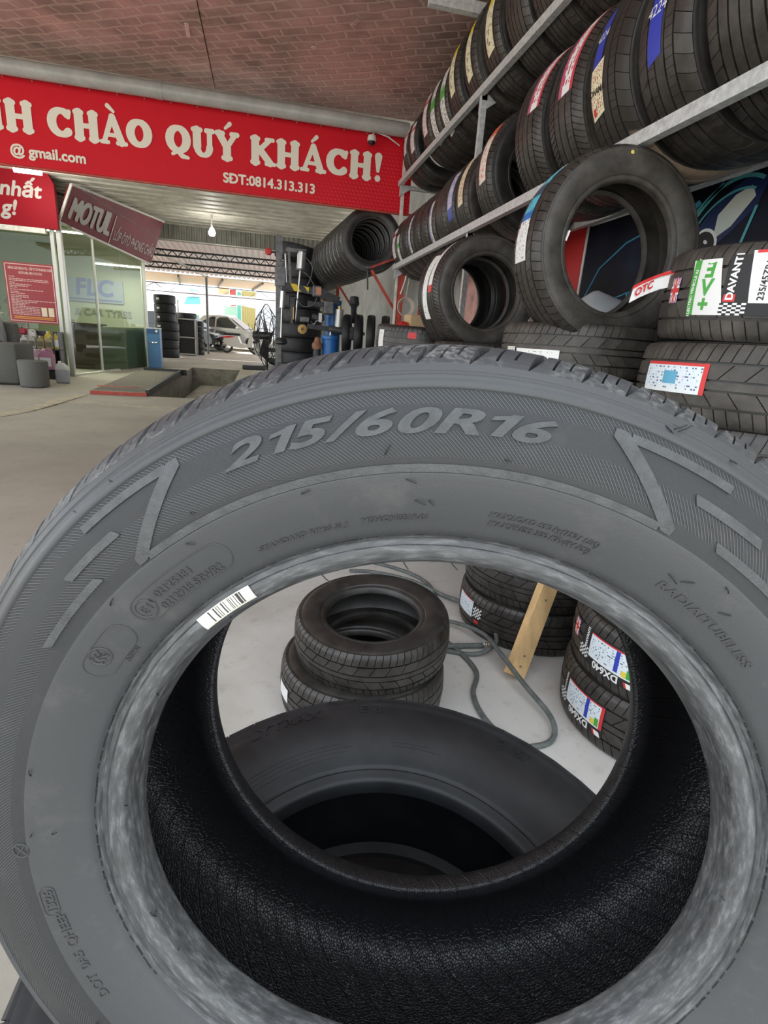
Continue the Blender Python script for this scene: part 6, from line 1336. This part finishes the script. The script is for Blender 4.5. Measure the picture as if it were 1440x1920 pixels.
slab('kiosk_window', 'white framed hatch in front of the green kiosk', 'hatch', -2.28, -1.74, gz + .9, gz + 1.5, 33.6, 'white_print')
slab('red_awning', 'red and white awning strip beyond the yard pole', 'awning', -3.45, -2.62, 2.75, 3.15, 33.4, 'awning_red'); slab('stall_front', 'white stall front under the red awning', 'stall', -3.45, -2.62, gz, 2.74, 33.35, 'awning_white')
um = thing('turquoise_tarp', 'turquoise stall tarp beyond the black car', 'tarp', (-3.8, 31.9, 2.45)); mb = MB(); mb.add([(-.45, -.3, 0), (.4, -.3, .05), (.25, .3, .75), (-.15, .3, .8)], [(0, 1, 2, 3)]); o_ = obj('cloth', mb, 'turquoise', um); o_.modifiers.new('s', 'SOLIDIFY').thickness = .02; mb = MB(); mb.cyl((0, .2, -1.87), (0, .2, .5), .03, 8); obj('stake', mb, 'steel', um)
gt = thing('grey_tarpaulin', 'sagging grey tarpaulin hung under the far roof edge', 'tarp', (-1.6, 30.5, 2.9)); mb = MB(); n = 24
for i in range(n + 1):
    x = -3.2 + 6.4 * i / n
    for j in range(5): mb.v.append((x, j * .55, .12 - .42 * (j / 4) ** 1.3 - .06 * math.sin(i * .9) * (j / 4) + .1 * (x / 3.2) ** 2))
for i in range(n):
    for j in range(4): mb.f.append((i * 5 + j, i * 5 + j + 1, (i + 1) * 5 + j + 1, (i + 1) * 5 + j))
mb.mi = [0] * len(mb.f); obj('cloth', mb, 'tarp', gt, 60)
for x in (-3.1, 3.1): mb = MB(); mb.cyl((x, 2.2, -2.45), (x, 2.2, -.2), .03, 8); obj('pole', mb, 'grey_metal', gt)
sb = thing('striped_stall', 'pale stall umbrella with grey folds left of the turquoise tarp', 'umbrella', (-5.7, 31.5, fz(31.5))); mb = MB(); mb.lathe([(.02, 3.25), (.5, 3.0), (.95, 2.55)], 12); obj('canopy', mb, 'tarp', sb); mb = MB(); mb.cyl((0, 0, 0), (0, 0, 3.25), .03, 8); obj('pole', mb, 'steel', sb)
for i in range(4): 
    o_ = thing('crate', f'green plastic crate, {ORD[i]} from the left on the yard wall', 'crate', (-5.2 + .45 * i, 33.0, gz + 1.05)); mb = MB(); mb.box((0, 0, .15), (.40, .3, .3)); obj('bin', mb, 'crate_green', o_); mb = MB(); mb.box((0, 0, .3), (.42, .32, .03)); obj('rim', mb, 'white_print', o_)
slab('low_counter', 'low yellowish counter under the green crates', 'counter', -5.6, -3.3, gz, gz + 1.05, 33.0, mat('yel', (.66, .58, .25), rough=.6), th=.5)
# ---------------------------------------------------------------- two people by the window
def person(label, loc, rz, shirt, pose):
    p = thing('person', label, 'person', M=Matrix.Translation(loc) @ Matrix.Rotation(rz, 4, 'Z'))
    # joints: seated, facing -y; radius per joint
    J = {'pel': (0, 0, .50, .125), 'waist': (0, .02, .66, .12), 'chest': (0, .0, .86, .135), 'neckb': (0, .0, 1.00, .07), 'neck': (0, -.01, 1.06, .05),
         'shL': (-.18, 0, .96, .062), 'elL': (-.25, -.06, .70, .045), 'wrL': (-.17, -.28, .62, .032), 'shR': (.18, 0, .96, .062), 'elR': (.25, -.06, .70, .045), 'wrR': (.14, -.30, .64, .032),
         'hiL': (-.10, -.04, .50, .09), 'knL': (-.13, -.46, .50, .062), 'anL': (-.13, -.44, .08, .042), 'toL': (-.14, -.60, .04, .035), 'hiR': (.10, -.04, .50, .09), 'knR': (.13, -.46, .50, .062), 'anR': (.13, -.44, .08, .042), 'toR': (.14, -.60, .04, .035)}
    for s_, q in (('L', -1), ('R', 1)):
        w_ = Vector(J['wr' + s_][:3]); d = Vector((-.15 * q, -.9, -.1)).normalized(); J['pa' + s_] = tuple(w_ + d * .06) + (.034,)
        for k in range(4): b0 = w_ + d * .10 + Vector(((k - 1.5) * .019, 0, 0)); J[f'f{k}a' + s_] = tuple(b0) + (.010,); J[f'f{k}b' + s_] = tuple(b0 + d * (.04 + .006 * (1 - abs(k - 1.3))) + Vector((0, 0, -.015))) + (.008,); J[f'f{k}c' + s_] = tuple(b0 + d * .06 + Vector((0, 0, -.035))) + (.007,)
        J['ta' + s_] = tuple(w_ + d * .04 + Vector((-q * .035, 0, 0))) + (.011,); J['tb' + s_] = tuple(w_ + d * .075 + Vector((-q * .05, 0, -.01))) + (.009,)
    E = [('pel', 'waist'), ('waist', 'chest'), ('chest', 'neckb'), ('neckb', 'neck'), ('chest', 'shL'), ('shL', 'elL'), ('elL', 'wrL'), ('chest', 'shR'), ('shR', 'elR'), ('elR', 'wrR'), ('pel', 'hiL'), ('hiL', 'knL'), ('knL', 'anL'), ('anL', 'toL'), ('pel', 'hiR'), ('hiR', 'knR'), ('knR', 'anR'), ('anR', 'toR')]
    for s_ in 'LR':
        E += [('wr' + s_, 'pa' + s_), ('wr' + s_, 'ta' + s_), ('ta' + s_, 'tb' + s_)]
        for k in range(4): E += [('pa' + s_, f'f{k}a' + s_), (f'f{k}a' + s_, f'f{k}b' + s_), (f'f{k}b' + s_, f'f{k}c' + s_)]
    ks = list(J); me = bpy.data.meshes.new('body'); me.from_pydata([J[k][:3] for k in ks], [(ks.index(a), ks.index(b)) for a, b in E], [])
    me.materials.append(MATS['skin']); bo = link('body', me, p); sk_ = bo.modifiers.new('skin', 'SKIN'); sub = bo.modifiers.new('sub', 'SUBSURF'); sub.levels = sub.render_levels = 2
    lay = me.skin_vertices[0] if me.skin_vertices else None
    if lay is None:
        bm_l = __import__('bmesh').new(); bm_l.from_mesh(me); bm_l.verts.layers.skin.verify(); bm_l.to_mesh(me); bm_l.free(); lay = me.skin_vertices[0]
    for i, k in enumerate(ks): lay.data[i].radius = (J[k][3],) * 2; lay.data[i].use_root = (k == 'pel')
    # clothes: slightly larger shells over torso, sleeves and thighs
    def shell(name, keys, edges, grow, m_):
        me = bpy.data.meshes.new(name); me.from_pydata([J[k][:3] for k in keys], [(keys.index(a), keys.index(b)) for a, b in edges], []); me.materials.append(MATS[m_]); o = link(name, me, p)
        bm_l = __import__('bmesh').new(); bm_l.from_mesh(me); bm_l.verts.layers.skin.verify(); bm_l.to_mesh(me); bm_l.free()
        for i, k in enumerate(keys): me.skin_vertices[0].data[i].radius = (J[k][3] + grow,) * 2; me.skin_vertices[0].data[i].use_root = (i == 0)
        o.modifiers.new('skin', 'SKIN'); s = o.modifiers.new('sub', 'SUBSURF'); s.levels = s.render_levels = 2
    J['slL'] = (-.235, -.04, .76, .055); J['slR'] = (.235, -.04, .76, .055)
    shell('shirt', ['pel', 'waist', 'chest', 'neckb', 'shL', 'slL', 'shR', 'slR'], [('pel', 'waist'), ('waist', 'chest'), ('chest', 'neckb'), ('chest', 'shL'), ('shL', 'slL'), ('chest', 'shR'), ('shR', 'slR')], .018, shirt)
    shell('trousers', ['pel', 'hiL', 'knL', 'anL', 'hiR', 'knR', 'anR'], [('pel', 'hiL'), ('hiL', 'knL'), ('knL', 'anL'), ('pel', 'hiR'), ('hiR', 'knR'), ('knR', 'anR')], .016, 'trousers')
    # head with face and hair
    mb = MB(); n = 18; prof_ = [(0, -.125), (.045, -.118), (.066, -.08), (.076, -.03), (.080, .02), (.076, .06), (.058, .095), (.03, .112), (0, .116)]
    for i in range(n):
        a = 2 * pi * i / n
        for r_, z_ in prof_: mb.v.append((r_ * .95 * math.sin(a), r_ * 1.18 * math.cos(a) - (.012 if z_ < -.05 else 0), z_ + 1.20))
    k = len(prof_)
    for i in range(n):
        for q in range(k - 1): mb.f.append((i * k + q, i * k + q + 1, (i + 1) % n * k + q + 1, (i + 1) % n * k + q))
    mb.mi = [0] * len(mb.f)
    mb.add([(-.012, -.088, 1.195), (.012, -.088, 1.195), (0, -.09, 1.23), (0, -.115, 1.19)], [(0, 1, 3), (0, 3, 2), (1, 2, 3)])
    for s_ in (-1, 1): mb.lathe([(.0, .012), (.014, .008), (.018, 0), (0, -.004)], 10, (s_ * .078, .005, 1.20), M=Matrix.Rotation(s_ * pi / 2, 3, 'Y'))
    hd = obj('head', mb, 'skin', p, 60)
    for s_ in (-1, 1): mb = MB(); mb.lathe([(0, .006), (.009, .004), (.012, 0)], 10, (s_ * .030, -.084, 1.215), M=Matrix.Rotation(pi / 2, 3, 'X')); obj('eye', mb, 'black_print', hd)
    mb = MB(); mb.box((0, -.086, 1.145), (.045, .008, .008), bev=.003); obj('mouth', mb, 'fabric_red', hd)
    mb = MB()
    hp_ = [(.0, .128), (.035, .122), (.066, .10), (.084, .06), (.089, .02), (.085, -.01), (.078, -.015)]
    for i in range(n):
        a = 2 * pi * i / n; front = max(0, -math.cos(a))
        for r_, z_ in hp_: mb.v.append((r_ * .95 * math.sin(a), r_ * 1.16 * math.cos(a) + .004, max(z_, -.02 + .085 * front) + 1.20))
    k = len(hp_)
    for i in range(n):
        for q in range(k - 1): mb.f.append((i * k + q, i * k + q + 1, (i + 1) % n * k + q + 1, (i + 1) % n * k + q))
    mb.mi = [0] * len(mb.f); obj('hair', mb, 'black_print', hd, 60)
    return p
mat('skin', (.36, .20, .13), rough=.55); mat('trousers', (.03, .035, .05), rough=.8); mat('shirt_grey', (.34, .35, .36), rough=.85); mat('shirt_pattern', (.22, .19, .17), rough=.85, var=.6, vscale=30)
person('person with short dark hair and patterned shirt sitting behind the office window', (-5.36, 13.62, .28), rad(15), 'shirt_pattern', 0)
chr_ = thing('office_chair', 'dark office chair behind the window carrying the seated person', 'chair', (-5.36, 13.62, .13)); mb = MB(); mb.box((0, 0, .46), (.5, .5, .08), bev=.02); obj('seat', mb, 'dark_metal', chr_); mb = MB(); mb.box((0, .26, .85), (.46, .05, .5), bev=.02); obj('backrest', mb, 'dark_metal', chr_); mb = MB(); mb.cyl((0, 0, 0), (0, 0, .5), .04, 10); obj('pedestal', mb, 'dark_metal', chr_)
person('person in a grey t-shirt sitting on the sofa at the left edge of the photo', (-4.83, 11.60, .16), rad(-75), 'shirt_grey', 1)
